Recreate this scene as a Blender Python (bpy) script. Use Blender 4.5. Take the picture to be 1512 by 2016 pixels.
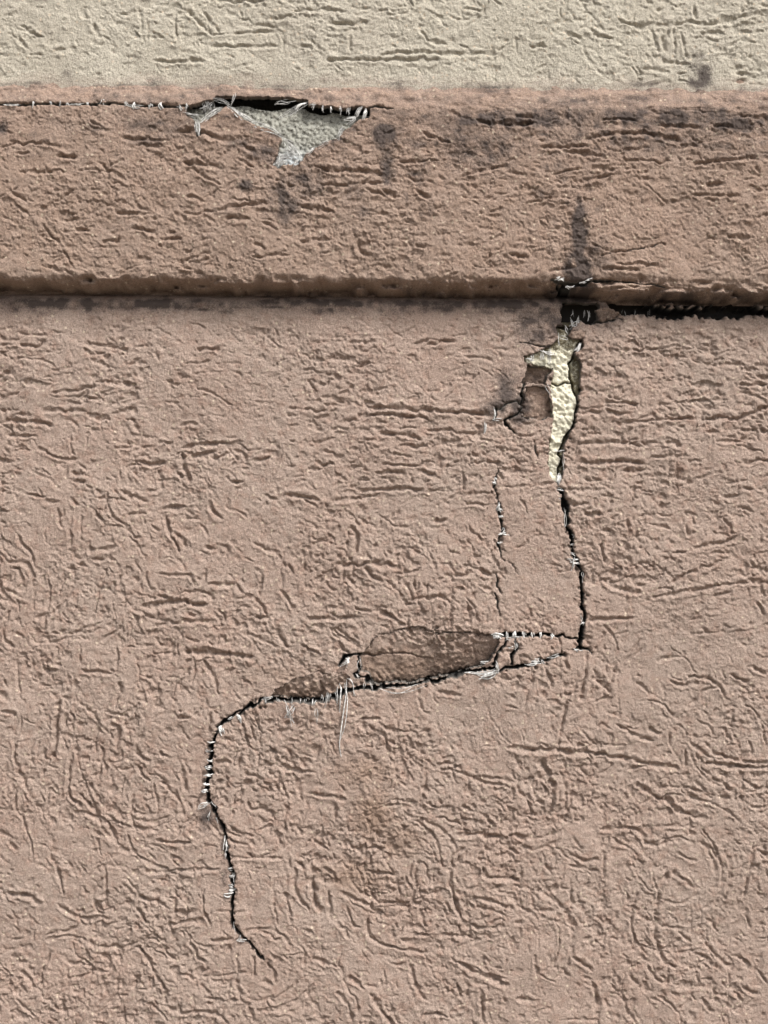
import bpy, math, random
import numpy as np

for o in list(bpy.data.objects):
    bpy.data.objects.remove(o, do_unlink=True)
scene = bpy.context.scene
COL = scene.collection
rng = np.random.default_rng(11)
random.seed(11)

# ------------------------------------------------------------------ scale
S = 0.00027            # one survey unit on the wall, metres (the view is about 41 cm wide)
DIST = 0.75            # camera to wall, metres
DU = DIST / S          # the same in units
CX, CY = 756.0, 1008.0 # survey origin: straight in front of the camera
HC = 1.5               # camera height above the ground
PROJ = 48.0            # how far the band stands proud of the wall, in units (13 mm)
KB = (DU - PROJ) / DU  # survey scale on the band's face

# ------------------------------------------------------------------ camera
cam = bpy.data.cameras.new('camera')
cam.sensor_fit = 'HORIZONTAL'
cam.angle = 2 * math.atan(756 * S / DIST)
cam.clip_start = 0.01
cam.clip_end = 500
camo = bpy.data.objects.new('camera', cam)
camo.location = (0, -DIST, HC)
camo.rotation_euler = (math.radians(90), 0, 0)
COL.objects.link(camo)
scene.camera = camo
scene.render.resolution_x, scene.render.resolution_y = 768, 1024

# ------------------------------------------------------------------ sky, sun, exposure
SUN_EL, SUN_AZ = 50.0, 46.0      # elevation; degrees to the right of the wall's normal
SUN_STR, SUN_ANG, SKY_STR = 1.5, 17.0, 0.05
w = bpy.data.worlds.new('World'); scene.world = w; w.use_nodes = True
nt = w.node_tree; nt.nodes.clear()
sky = nt.nodes.new('ShaderNodeTexSky'); sky.sky_type = 'NISHITA'; sky.sun_disc = False
sky.sun_elevation = math.radians(SUN_EL)
sky.sun_rotation = math.radians(180 - SUN_AZ)
sky.dust_density = 4.0; sky.ozone_density = 1.0; sky.air_density = 1.0
hs = nt.nodes.new('ShaderNodeHueSaturation'); hs.inputs['Saturation'].default_value = 0.22
bg = nt.nodes.new('ShaderNodeBackground'); bg.inputs['Strength'].default_value = SKY_STR
wo = nt.nodes.new('ShaderNodeOutputWorld')
nt.links.new(sky.outputs[0], hs.inputs['Color']); nt.links.new(hs.outputs[0], bg.inputs[0]); nt.links.new(bg.outputs[0], wo.inputs[0])
sl = bpy.data.lights.new('sun', 'SUN'); sl.energy = SUN_STR; sl.angle = math.radians(SUN_ANG); sl.color = (1.0, 0.955, 0.90)
so = bpy.data.objects.new('sun', sl); COL.objects.link(so)
_e, _a = math.radians(SUN_EL), math.radians(SUN_AZ)
from mathutils import Vector
_d = Vector((math.cos(_e) * math.sin(_a), -math.cos(_e) * math.cos(_a), math.sin(_e)))
so.rotation_euler = _d.to_track_quat('Z', 'Y').to_euler()
so.location = _d * 5
vs = scene.view_settings
vs.view_transform = 'Standard'; vs.look = 'None'; vs.gamma = 1.0; vs.use_curve_mapping = False
vs.exposure = 1.83

# ------------------------------------------------------------------ materials
def new_mat(name):
    m = bpy.data.materials.new(name); m.use_nodes = True
    n = m.node_tree; n.nodes.clear()
    out = n.nodes.new('ShaderNodeOutputMaterial'); b = n.nodes.new('ShaderNodeBsdfPrincipled')
    n.links.new(b.outputs[0], out.inputs[0])
    b.inputs['Roughness'].default_value = 0.9
    b.inputs['Specular IOR Level'].default_value = 0.25
    return m, n, b
def node(n, t, **kw):
    x = n.nodes.new(t)
    for k, v in kw.items():
        if k.startswith('_'): setattr(x, k[1:], v)
        else: x.inputs[k].default_value = v
    return x
def noise(n, co, scale, detail=3.0, rough=0.6):
    x = node(n, 'ShaderNodeTexNoise', Scale=scale, Detail=detail, Roughness=rough)
    n.links.new(co, x.inputs['Vector']); return x.outputs['Fac']
def ramp(n, fac, stops):
    r = n.nodes.new('ShaderNodeValToRGB'); e = r.color_ramp.elements
    while len(e) < len(stops): e.new(0.5)
    for i, (p, c) in enumerate(stops):
        e[i].position = p; e[i].color = c if len(c) == 4 else (*c, 1)
    n.links.new(fac, r.inputs[0]); return r.outputs[0]
def mix(n, fac, a, b, blend='MIX'):
    x = n.nodes.new('ShaderNodeMix'); x.data_type = 'RGBA'; x.blend_type = blend
    for sock, v in ((x.inputs[0], fac), (x.inputs[6], a), (x.inputs[7], b)):
        if isinstance(v, (int, float)): sock.default_value = v
        elif isinstance(v, tuple): sock.default_value = (*v, 1)
        else: n.links.new(v, sock)
    return x.outputs[2]
def bump(n, b, h, strength, dist, prev=None):
    x = node(n, 'ShaderNodeBump', Strength=strength, Distance=dist)
    n.links.new(h, x.inputs['Height'])
    if prev: n.links.new(prev, x.inputs['Normal'])
    n.links.new(x.outputs[0], b.inputs['Normal']); return x.outputs[0]

BROWN_A, BROWN_B, BROWN_C = (0.354, 0.262, 0.216), (0.308, 0.211, 0.168), (0.370, 0.289, 0.243)
CREAM_A, CREAM_B, CREAM_C = (0.450, 0.409, 0.336), (0.388, 0.354, 0.293), (0.482, 0.445, 0.373)
def stucco_material():
    m, n, b = new_mat('stucco')
    co = n.nodes.new('ShaderNodeTexCoord').outputs['Object']
    at = n.nodes.new('ShaderNodeAttribute'); at.attribute_name = 'mask'
    sp = n.nodes.new('ShaderNodeSeparateColor'); n.links.new(at.outputs['Color'], sp.inputs[0])
    stain_shade, layer_shade, paint = sp.outputs[0], sp.outputs[1], sp.outputs[2]
    big = noise(n, co, 22, 4, 0.6); mid = noise(n, co, 150, 4, 0.65); fine = noise(n, co, 1500, 3, 0.7)
    def tone(A, B, C):
        c = mix(n, ramp(n, big, [(0.36, (0.1,) * 3), (0.64, (0.8,) * 3)]), A, C)
        c = mix(n, ramp(n, mid, [(0.50, (0, 0, 0)), (0.68, (0.85,) * 3)]), c, B)
        return c
    c = mix(n, paint, tone(CREAM_A, CREAM_B, CREAM_C), tone(BROWN_A, BROWN_B, BROWN_C))
    # redder coat: worn patches, the band's tone, shade painted on tipped plates
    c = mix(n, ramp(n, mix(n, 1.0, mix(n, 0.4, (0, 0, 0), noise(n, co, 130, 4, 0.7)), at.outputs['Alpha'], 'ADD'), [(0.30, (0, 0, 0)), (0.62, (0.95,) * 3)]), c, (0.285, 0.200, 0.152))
    # fine sand grain
    c = mix(n, 0.75, c, ramp(n, fine, [(0.28, (0.23,) * 3), (0.5, (0.5,) * 3), (0.72, (0.78,) * 3)]), 'OVERLAY')
    # faded and greyed patches
    c = mix(n, ramp(n, noise(n, co, 9, 5, 0.65), [(0.46, (0, 0, 0)), (0.72, (0.4,) * 3)]), c, mix(n, 0.6, c, (0.31, 0.255, 0.215)))
    # pale and dark sand grains showing through the paint
    v = node(n, 'ShaderNodeTexVoronoi', Scale=420.0); n.links.new(co, v.inputs['Vector'])
    vc = n.nodes.new('ShaderNodeSeparateColor'); n.links.new(v.outputs['Color'], vc.inputs[0])
    near = ramp(n, v.outputs['Distance'], [(0.20, (1, 1, 1)), (0.34, (0, 0, 0))])
    pale = mix(n, near, (0, 0, 0), ramp(n, vc.outputs[0], [(0.80, (0, 0, 0)), (0.95, (0.85,) * 3)]))
    dark = mix(n, near, (0, 0, 0), ramp(n, vc.outputs[1], [(0.90, (0, 0, 0)), (0.93, (0.55,) * 3)]))
    c = mix(n, pale, c, (0.58, 0.48, 0.37)); c = mix(n, dark, c, (0.12, 0.085, 0.07))
    # mildew and soot, plus shade painted under the band and beside a crack
    sn = mix(n, 1.0, mix(n, 0.7, noise(n, co, 300, 4, 0.8), noise(n, co, 1300, 3, 0.8)), stain_shade, 'ADD')
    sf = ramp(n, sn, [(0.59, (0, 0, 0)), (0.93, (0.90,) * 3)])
    sf = mix(n, ramp(n, stain_shade, [(0.0, (0, 0, 0)), (0.08, (1, 1, 1))]), (0, 0, 0), sf)
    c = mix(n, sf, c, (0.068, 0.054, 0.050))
    # layers laid open by a crack: grey base coat, then painted depth shade
    lay = ramp(n, layer_shade, [(0.0, (0, 0, 0)), (0.10, (1, 1, 1))])
    base = ramp(n, layer_shade, [(0.15, (0.15, 0.135, 0.12)), (0.6, (0.050, 0.047, 0.045))])
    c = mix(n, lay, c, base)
    n.links.new(c, b.inputs['Base Color'])
    p = bump(n, b, noise(n, co, 1900, 3, 0.75), 0.9, 0.0009)
    bump(n, b, noise(n, co, 700, 3, 0.6), 0.45, 0.0010, p)
    return m
STUCCO = stucco_material()

def foam_material(name, ca, cb, dirt, amount):
    m, n, b = new_mat(name)
    co = n.nodes.new('ShaderNodeTexCoord').outputs['Object']
    at = n.nodes.new('ShaderNodeAttribute'); at.attribute_name = 'mask'
    sp = n.nodes.new('ShaderNodeSeparateColor'); n.links.new(at.outputs['Color'], sp.inputs[0])
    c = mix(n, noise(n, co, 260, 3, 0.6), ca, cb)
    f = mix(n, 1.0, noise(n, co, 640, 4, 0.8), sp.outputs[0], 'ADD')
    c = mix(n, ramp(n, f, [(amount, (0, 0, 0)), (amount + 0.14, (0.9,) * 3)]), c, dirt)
    c = mix(n, sp.outputs[1], c, (0.58, 0.62, 0.65))        # glass mesh still bonded to the board
    n.links.new(c, b.inputs['Base Color']); b.inputs['Specular IOR Level'].default_value = 0.0; b.inputs['Roughness'].default_value = 1.0
    bump(n, b, noise(n, co, 900, 4, 0.8), 0.9, 0.0010)
    return m
FOAM_PALE = foam_material('foam_cream', (0.76, 0.735, 0.62), (0.64, 0.60, 0.455), (0.15, 0.125, 0.075), 0.66)
FOAM_GREY = foam_material('foam_weathered', (0.42, 0.415, 0.37), (0.30, 0.295, 0.255), (0.04, 0.038, 0.034), 0.545)

def fibre_material():
    m, n, b = new_mat('glass_fibre')
    co = n.nodes.new('ShaderNodeTexCoord').outputs['Object']
    c = ramp(n, noise(n, co, 500, 3, 0.6), [(0.36, (0.26, 0.255, 0.25)), (0.62, (0.76, 0.75, 0.73))])
    n.links.new(c, b.inputs['Base Color']); b.inputs['Roughness'].default_value = 0.45
    b.inputs['Specular IOR Level'].default_value = 0.5
    return m
FIBRE = fibre_material()
def core_material():
    m, n, b = new_mat('sheathing')
    co = n.nodes.new('ShaderNodeTexCoord').outputs['Object']
    n.links.new(ramp(n, noise(n, co, 60), [(0.3, (0.030, 0.027, 0.024)), (0.7, (0.060, 0.052, 0.045))]), b.inputs['Base Color'])
    return m
CORE = core_material()
def paving_material():
    m, n, b = new_mat('paving')
    co = n.nodes.new('ShaderNodeTexCoord').outputs['Object']
    n.links.new(ramp(n, noise(n, co, 3, 6, 0.7), [(0.3, (0.12, 0.105, 0.085)), (0.7, (0.18, 0.155, 0.125))]), b.inputs['Base Color'])
    bump(n, b, noise(n, co, 120), 0.4, 0.004)
    return m
PAVING = paving_material()

# ------------------------------------------------------------------ raster tools (heights in units, survey grid)
M0 = 120
RW, RH = 1512 + 2 * M0, 2016 + 2 * M0
def upsample(g, W, H):
    gh, gw = g.shape
    x = np.linspace(0, gw - 1.001, W); y = np.linspace(0, gh - 1.001, H)
    xi = x.astype(int); yi = y.astype(int)
    fx = x - xi; fy = y - yi
    fx = (fx * fx * (3 - 2 * fx)).astype(np.float32); fy = (fy * fy * (3 - 2 * fy)).astype(np.float32)[:, None]
    r0 = g[yi]; r1 = g[yi + 1]
    a = r0[:, xi] * (1 - fx) + r0[:, xi + 1] * fx
    b = r1[:, xi] * (1 - fx) + r1[:, xi + 1] * fx
    return a * (1 - fy) + b * fy
def vnoise(cell, ax=1.0):
    return upsample(rng.standard_normal((int(RH / cell) + 3, int(RW / (cell * ax)) + 3)).astype(np.float32), RW, RH)
def blur(a, s):
    r = int(3 * s) + 1
    k = np.exp(-0.5 * (np.arange(-r, r + 1) / s) ** 2); k = (k / k.sum()).astype(np.float32)
    p = np.pad(a, ((r, r), (0, 0)), 'edge'); a = sum(k[i] * p[i:i + a.shape[0]] for i in range(2 * r + 1))
    p = np.pad(a, ((0, 0), (r, r)), 'edge'); return sum(k[i] * p[:, i:i + a.shape[1]] for i in range(2 * r + 1))
def sample(R, x, y):
    x = np.clip(x + M0, 0, RW - 1.01); y = np.clip(y + M0, 0, RH - 1.01)
    xi = x.astype(np.int32); yi = y.astype(np.int32); fx = (x - xi).astype(np.float32); fy = (y - yi).astype(np.float32)
    return (R[yi, xi] * (1 - fx) + R[yi, xi + 1] * fx) * (1 - fy) + (R[yi + 1, xi] * (1 - fx) + R[yi + 1, xi + 1] * fx) * fy
def window(x0, y0, x1, y1, pad):
    a = max(0, int(x0 + M0 - pad)); b = min(RW, int(x1 + M0 + pad) + 1)
    c = max(0, int(y0 + M0 - pad)); d = min(RH, int(y1 + M0 + pad) + 1)
    if b - a < 2 or d - c < 2: return None
    X, Y = np.meshgrid(np.arange(a, b, dtype=np.float32) - M0, np.arange(c, d, dtype=np.float32) - M0)
    return a, b, c, d, X, Y
def smooth_line(pts, n=3):
    p = np.array(pts, np.float32)
    if len(p) < 3: return p
    for _ in range(n):
        q = [p[0]]
        for i in range(len(p) - 1):
            q += [0.75 * p[i] + 0.25 * p[i + 1], 0.25 * p[i] + 0.75 * p[i + 1]]
        q.append(p[-1]); p = np.array(q, np.float32)
        if len(p) > 26: break
    return p
def line_field(pts, pad):
    """distance to a polyline and position along it, on the window around it"""
    p = np.array(pts, np.float32)
    W = window(p[:, 0].min(), p[:, 1].min(), p[:, 0].max(), p[:, 1].max(), pad)
    if W is None: return None
    a, b, c, d, X, Y = W
    best = np.full(X.shape, 1e9, np.float32); along = np.zeros(X.shape, np.float32); side = np.zeros(X.shape, np.float32)
    L = np.hypot(*(p[1:] - p[:-1]).T); tot = max(L.sum(), 1e-3); acc = 0.0
    for i in range(len(p) - 1):
        dx, dy = p[i + 1] - p[i]; l2 = dx * dx + dy * dy + 1e-6
        t = np.clip(((X - p[i, 0]) * dx + (Y - p[i, 1]) * dy) / l2, 0, 1)
        ex = X - p[i, 0] - t * dx; ey = Y - p[i, 1] - t * dy
        dd = np.sqrt(ex * ex + ey * ey); k = dd < best
        best = np.where(k, dd, best); along = np.where(k, (acc + t * L[i]) / tot, along)
        side = np.where(k, np.sign(dx * ey - dy * ex), side); acc += L[i]
    return a, b, c, d, best, along, side, tot
def poly_mask(poly):
    p = np.array(poly, np.float32)
    a, b, c, d, X, Y = window(p[:, 0].min(), p[:, 1].min(), p[:, 0].max(), p[:, 1].max(), 2)
    ins = np.zeros(X.shape, bool); j = len(p) - 1
    for i in range(len(p)):
        xi, yi = p[i]; xj, yj = p[j]
        ins ^= ((yi > Y) != (yj > Y)) & (X < (xj - xi) * (Y - yi) / (yj - yi + 1e-9) + xi); j = i
    R = np.zeros((RH, RW), np.float32); R[c:d, a:b] = ins
    return R

GROOVE = np.zeros((RH, RW), np.float32)     # trowel grooves (negative)
RIDGE = np.zeros((RH, RW), np.float32)      # the burr pushed up beside them
CRACK = np.zeros((RH, RW), np.float32)      # open cracks (positive depth)
SWELL = np.zeros((RH, RW), np.float32)      # plates lifted or sunk beside the cracks
DMOD = 1 + 0.35 * vnoise(5) + 0.45 * vnoise(13)                 # grooves are never evenly deep
WMOD = 1 + 0.22 * vnoise(7) + 0.2 * vnoise(19)
def groove(pts, half, depth):
    r = line_field(smooth_line(pts), half * 4.2 + 3)
    if r is None: return
    a, b, c, d, dist, along, side, tot = r
    taper = np.clip(np.minimum(along, 1 - along) * tot / 7.0 + 0.35, 0, 1)
    hw = half * (0.65 + 0.35 * taper) * np.clip(WMOD[c:d, a:b], 0.55, 1.5)
    t = np.clip(dist / hw, 0, 1)
    dm = taper * np.clip(DMOD[c:d, a:b], 0.4, 1.7)
    g = -depth * dm * (0.5 + 0.5 * np.cos(math.pi * t))
    GROOVE[c:d, a:b] = np.minimum(GROOVE[c:d, a:b], g)
    rd = 0.42 * depth * taper * np.exp(-((dist - 1.55 * hw) / (0.6 * hw)) ** 2)
    RIDGE[c:d, a:b] = np.maximum(RIDGE[c:d, a:b], rd)
def crack(pts, widths, depth=36.0, sm=True):
    p = smooth_line(pts, 1) if sm else np.array(pts, np.float32)
    mw = max(widths)
    r = line_field(p, mw + 12)
    a, b, c, d, dist, along, side, tot = r
    wv = np.interp(along, np.linspace(0, 1, len(widths)), widths) * np.clip(1 + 0.5 * CN[c:d, a:b], 0.22, 1.9) * 0.275
    f = np.clip((wv - dist) / 1.6 + 0.5, 0, 1)
    CRACK[c:d, a:b] = np.maximum(CRACK[c:d, a:b], depth * f)
    if mw > 4.5: CRACK[c:d, a:b] = np.maximum(CRACK[c:d, a:b], 3.6 * np.clip((wv + 4.5 * np.clip(0.7 + 0.8 * CN[c:d, a:b], 0, 2) - dist) / 4.5, 0, 1))
CN = vnoise(6) * 0.7 + vnoise(17) * 0.6
def lift(pts, left, right, L):
    """raise/sink the plaster on either side of a crack, dying away over L units"""
    r = line_field(pts, L * 3)
    a, b, c, d, dist, along, side, tot = r
    f = np.exp(-(dist / L)) * np.clip(np.minimum(along, 1 - along) * 6, 0, 1)
    f = blur(np.where(side > 0, right, left) * f, 1.5)
    SWELL[c:d, a:b] += f
# ------------------------------------------------------------------ trowel grooves, as surveyed on the wall
# each sheet: origin and scale of the survey sheet, then strokes "class x y x y ..."
SHEETS = [
(0, 1000, .3307, """2 110 150 125 205 180 260 210 350;2 50 330 110 305 170 340 200 400 190 460;2 75 345 110 370 130 440;2 285 400 295 500 285 600 255 730
1 640 370 595 460 575 570 550 665;2 185 750 225 810 340 795 440 760;2 310 740 400 760 500 720 600 680;1 480 745 600 715;1 590 790 680 745 725 700 725 660
2 790 635 820 650 810 700;2 760 45 845 40;2 545 5 600 60 630 100 615 130;2 645 5 680 60 740 100 785 135;2 770 170 830 220 860 300;2 590 250 690 235;2 720 215 740 195
2 560 300 620 305;2 645 300 690 310;2 990 60 1000 130 1040 200 1065 260;2 1035 145 1085 190 1115 240;2 900 105 950 135;2 885 160 905 215;1 480 30 485 170
1 425 40 425 130 420 220;1 340 20 355 100 380 115;2 1185 100 1225 130 1240 180;2 1220 230 1280 240;2 1310 225 1350 230 1345 275;2 935 385 1040 400 1150 400 1150 460
2 1245 460 1395 455;2 815 515 885 515 890 550;3 855 590 960 580 1090 550 1160 575 1235 580;2 1050 520 1150 495 1240 510 1280 540;2 1290 600 1330 625 1340 680
2 920 705 1060 680 1160 670 1280 680;2 1110 625 1165 645;2 940 525 1000 530;2 1410 450 1430 500 1470 530;2 1400 540 1500 530;2 1310 760 1360 800
3 1100 860 1250 860 1400 880 1512 885;2 1205 910 1270 980 1295 1060 1310 1110;2 1160 910 1165 960 1145 1040;2 690 830 705 890 690 940;2 760 835 810 830
2 815 920 835 980 830 1050;2 700 1040 720 1060 695 1140 685 1180;1 790 1080 760 1140 750 1210;2 935 1050 945 1110;2 60 620 30 690 15 770 60 810 85 830;2 95 740 130 770
2 0 1105 50 1135;2 15 1215 60 1215 90 1240;1 140 1170 105 1270 80 1370 80 1470 95 1512;3 355 1150 340 1230 330 1330 335 1420 310 1490;2 630 1220 700 1215 770 1245
2 650 1285 690 1295 710 1340 690 1430;1 100 1395 180 1385 240 1370;2 385 1215 390 1300;2 410 1225 440 1240 430 1310;2 600 1512 610 1440;2 1255 1225 1245 1290 1235 1350
2 245 965 350 965;2 490 965 670 985;2 270 910 280 960;2 475 830 475 930;2 810 1420 850 1490;2 955 1445 1010 1485;2 1380 660 1390 690;2 1450 745 1512 760
2 20 1015 40 1060;2 270 1010 275 1045;2 300 320 330 325 320 350;2 460 325 520 345;2 410 360 460 375;2 840 1000 910 1010;2 1440 1020 1490 1040 1500 1070;2 1450 300 1500 320"""),
(0, 1400, .41, """2 370 150 340 210 325 320 330 410 390 465;2 495 170 480 250 480 330;2 75 100 65 200 90 300 120 330 120 390;2 270 100 265 190 220 260 200 330
2 70 400 75 480 115 520 125 580 150 640 160 710;2 380 400 420 440 450 470;2 435 360 470 410 490 450;2 410 490 480 515 515 530 540 580 560 640;2 640 180 680 225 720 245
2 760 195 800 210;2 645 265 690 310 715 350;2 780 340 830 390 865 440 875 510;2 640 400 625 460 630 530 660 570 750 570;2 700 450 705 510;2 645 460 640 500
1 740 350 755 440 745 520;2 870 270 885 370;2 750 620 810 635 920 630;2 900 580 940 600;3 615 600 630 660 680 710 750 750 810 755;2 710 680 745 720
2 690 770 830 770 950 755 1040 760;2 820 700 860 710;2 270 720 285 780 300 880;2 380 740 410 780;2 395 840 415 880;2 495 740 510 800 520 890 500 930;2 450 910 490 950
2 280 930 330 980 410 1000 530 1000;1 480 965 560 945 630 920;2 220 1080 300 1055 380 1040;3 30 880 150 885 190 930;2 660 880 700 910 780 915 795 950;2 660 930 680 990 720 1020
2 980 880 975 960 1010 1030;2 800 1030 880 1015 970 1000;2 830 970 920 970;2 1140 1150 1135 1250 1145 1350 1160 1390;2 1215 1180 1220 1280;2 980 1380 1060 1385 1150 1385
2 430 1100 460 1150;3 660 1130 710 1190 740 1250 800 1340;2 800 1340 795 1390;2 720 1390 770 1450 800 1480;2 900 1105 930 1130 950 1180 990 1215;2 780 1150 840 1190
2 840 1270 900 1260 930 1300;2 340 1280 430 1265 520 1245;2 240 1160 215 1220 190 1320;2 85 1245 130 1280 160 1330;2 240 1320 200 1400 180 1470;2 290 1380 310 1440 305 1500
2 800 1420 850 1450 950 1440 1060 1455 1095 1500;2 660 1270 640 1340;2 720 1090 780 1110;2 40 620 75 670;2 190 640 220 660;2 240 690 270 720;2 80 1390 130 1440 170 1470
2 1190 1400 1220 1490;2 1260 1060 1340 1100;2 1290 1210 1320 1260 1330 1300;2 1260 1300 1310 1310"""),
(340, 1380, .2578, """2 75 520 80 600 100 680;2 0 660 50 740 70 860;2 385 295 510 310;2 335 465 440 470;2 290 100 290 190 270 240;2 520 380 505 450 490 510;2 730 350 780 390 800 490
2 880 380 910 440 910 510;3 810 510 930 530 1086 545;2 800 540 810 600 790 660;1 660 380 650 520 645 650;2 570 760 600 840 690 820;2 760 850 750 910;2 850 930 860 1010
2 905 950 900 1080;2 960 960 990 1020;2 510 1020 570 1050 630 1100;2 570 1165 640 1205 740 1200 835 1210;2 930 1280 925 1360 940 1470 1000 1550 1050 1600
2 1060 1330 1065 1440 1080 1560;2 780 1450 770 1600 800 1700;2 850 1460 890 1570 905 1690;2 960 1240 1010 1280;2 300 1830 360 1840 460 1820;2 20 1300 180 1300 350 1280
2 230 1440 240 1560 260 1650 295 1720;2 130 1830 170 1890 190 1940 260 1990;1 0 1710 130 1680 230 1670;2 740 1920 810 1980;2 840 1930 880 1990;2 530 170 550 240 575 330
2 610 180 625 300;2 330 530 350 560;2 390 530 430 550;2 40 130 140 130"""),
(600, 1400, .3307, """2 330 45 450 45;2 390 85 410 110;2 470 90 510 120 580 125 660 120;2 410 120 470 135 490 180 490 250;2 540 340 550 415;2 20 495 130 505 240 525;2 715 390 715 470 690 555
2 720 540 780 575 880 570;2 510 525 600 530 670 545;2 790 320 860 310 930 340;2 850 335 930 370 1040 415 1180 440;2 1060 390 1180 400 1250 425;3 1395 300 1440 360 1480 430 1480 530 1440 640
2 1310 540 1340 590 1385 630;2 1350 490 1420 560;2 1250 260 1290 350;2 345 590 380 640 395 700 385 740;2 430 720 425 770 490 800;3 260 770 290 825 380 820 490 815
2 455 855 490 910 540 970 560 1050 575 1115;2 700 745 730 800;2 790 640 850 640 920 680;2 930 625 1000 655;2 1050 610 1100 660 1130 695;3 900 740 1000 730 1130 750 1200 745 1300 745 1310 775
2 940 560 1010 600;2 350 955 460 965 540 970;2 390 1070 420 1130 480 1145 540 1140;3 60 920 40 1000 55 1110 95 1190;2 100 945 170 945 190 1010;2 140 1080 150 1160 155 1220
2 220 1080 280 1110 350 1140 420 1180 470 1210;2 250 1160 280 1250 320 1300;3 380 1230 360 1330 430 1380 520 1410 620 1430 740 1430;2 640 1325 740 1335;2 830 1325 930 1340 1045 1360
2 680 890 660 960 655 1060 640 1140;2 680 890 740 930 730 1050;2 600 980 630 1060;2 680 1080 820 1085;3 945 820 870 860 865 1000 890 1120 920 1220 955 1275;2 830 1130 880 1200
2 680 1170 700 1250 740 1290;2 690 1180 760 1185;2 980 1270 1060 1290 1190 1285;3 1000 1100 1100 1130 1240 1180;2 1030 1160 1110 1190 1210 1220;2 1060 930 1070 990 1190 990 1280 1010
2 1090 1050 1180 1050;2 1210 820 1270 840;2 1030 870 1100 890;2 1430 920 1470 960;3 870 1465 960 1520 1060 1570 1210 1640;2 1000 1610 1090 1630;2 1050 1650 1050 1750 1065 1850
2 500 1500 600 1520;2 630 1520 650 1620 690 1690 715 1720;2 200 1460 230 1560 250 1660 310 1690 320 1790;2 30 1470 120 1495 210 1520;2 260 1580 350 1650;2 390 1690 430 1750 480 1830 520 1860
2 190 1670 240 1720 280 1800 280 1850;2 180 1260 240 1300 265 1350;2 700 1815 830 1800;2 1180 1700 1200 1740;2 1260 1710 1390 1730;2 0 1300 50 1320;2 960 1620 970 1700;2 910 1620 930 1700
2 180 560 180 640;2 1410 1190 1480 1190;2 1440 1240 1512 1260;2 780 1380 815 1395 810 1430;2 580 1360 640 1390;2 40 760 90 800 140 830;2 560 640 600 700"""),
(1000, 1300, .3551, """3 0 480 60 490 120 505 250 490 340 510 450 510 560 525 680 550 780 580 930 590 950 605;2 670 600 780 590;2 1085 570 1200 585 1300 590 1442 595;2 1005 455 1080 510 1130 540
2 1080 450 1140 510 1260 560 1442 570;2 600 365 680 400 740 430 810 450;2 770 220 850 235 920 300 960 330;2 520 345 570 380;2 150 60 125 140 90 260;2 200 30 235 90 240 150
2 340 170 320 260 290 400 275 480;2 440 20 420 120 400 220;2 480 90 530 140 570 180;3 710 690 800 740 880 780 960 840 1040 860 1110 885;2 510 940 600 930 720 930 750 970 760 1020 840 1025
2 580 990 650 1030 720 1070 745 1130;2 1000 930 1030 970;2 930 1060 980 1090 1050 1110;2 1060 1010 1130 1030 1160 1100;2 910 1180 960 1200 1030 1260
3 880 1180 845 1260 820 1390 815 1500 830 1600 870 1680 930 1700;3 720 1290 690 1380 680 1480 710 1570 770 1630;2 340 1075 420 1110 510 1105;2 340 1140 420 1155 500 1170;2 205 1130 250 1165
2 1100 1430 1170 1510;2 950 1510 1020 1570;2 1080 1570 1150 1630 1230 1710;2 1370 1050 1340 1130 1310 1300;2 1370 1060 1442 1080;2 1300 230 1370 280 1410 380 1430 460
2 1310 660 1370 710 1442 705;2 1190 680 1240 730;2 360 1650 420 1680 470 1720;2 290 1710 340 1750;2 460 1790 500 1850 490 1940;2 770 1700 820 1770 880 1810;2 890 1700 875 1800
2 830 1860 900 1900 940 1960 960 2010;2 1230 1740 1230 1800;2 1250 1830 1310 1900;2 1080 1880 1140 1960;2 1140 1850 1210 1860;2 1020 1800 1100 1820;2 1300 1810 1380 1860
2 1250 1640 1320 1660 1340 1710;2 1000 1850 1050 1890;2 410 590 435 650;2 300 870 325 910;2 1350 30 1430 80;2 1240 80 1330 120;2 890 100 950 150 1060 125;2 1000 90 1100 100 1190 150 1200 210
2 780 360 800 400 850 410;2 930 350 980 370 990 430;2 890 400 900 470;2 985 490 990 590;2 1320 1390 1340 1480;2 1280 1500 1330 1540;2 1390 1730 1442 1800;2 20 1060 60 1070;2 50 970 95 985;2 150 1650 160 1750"""),
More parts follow.
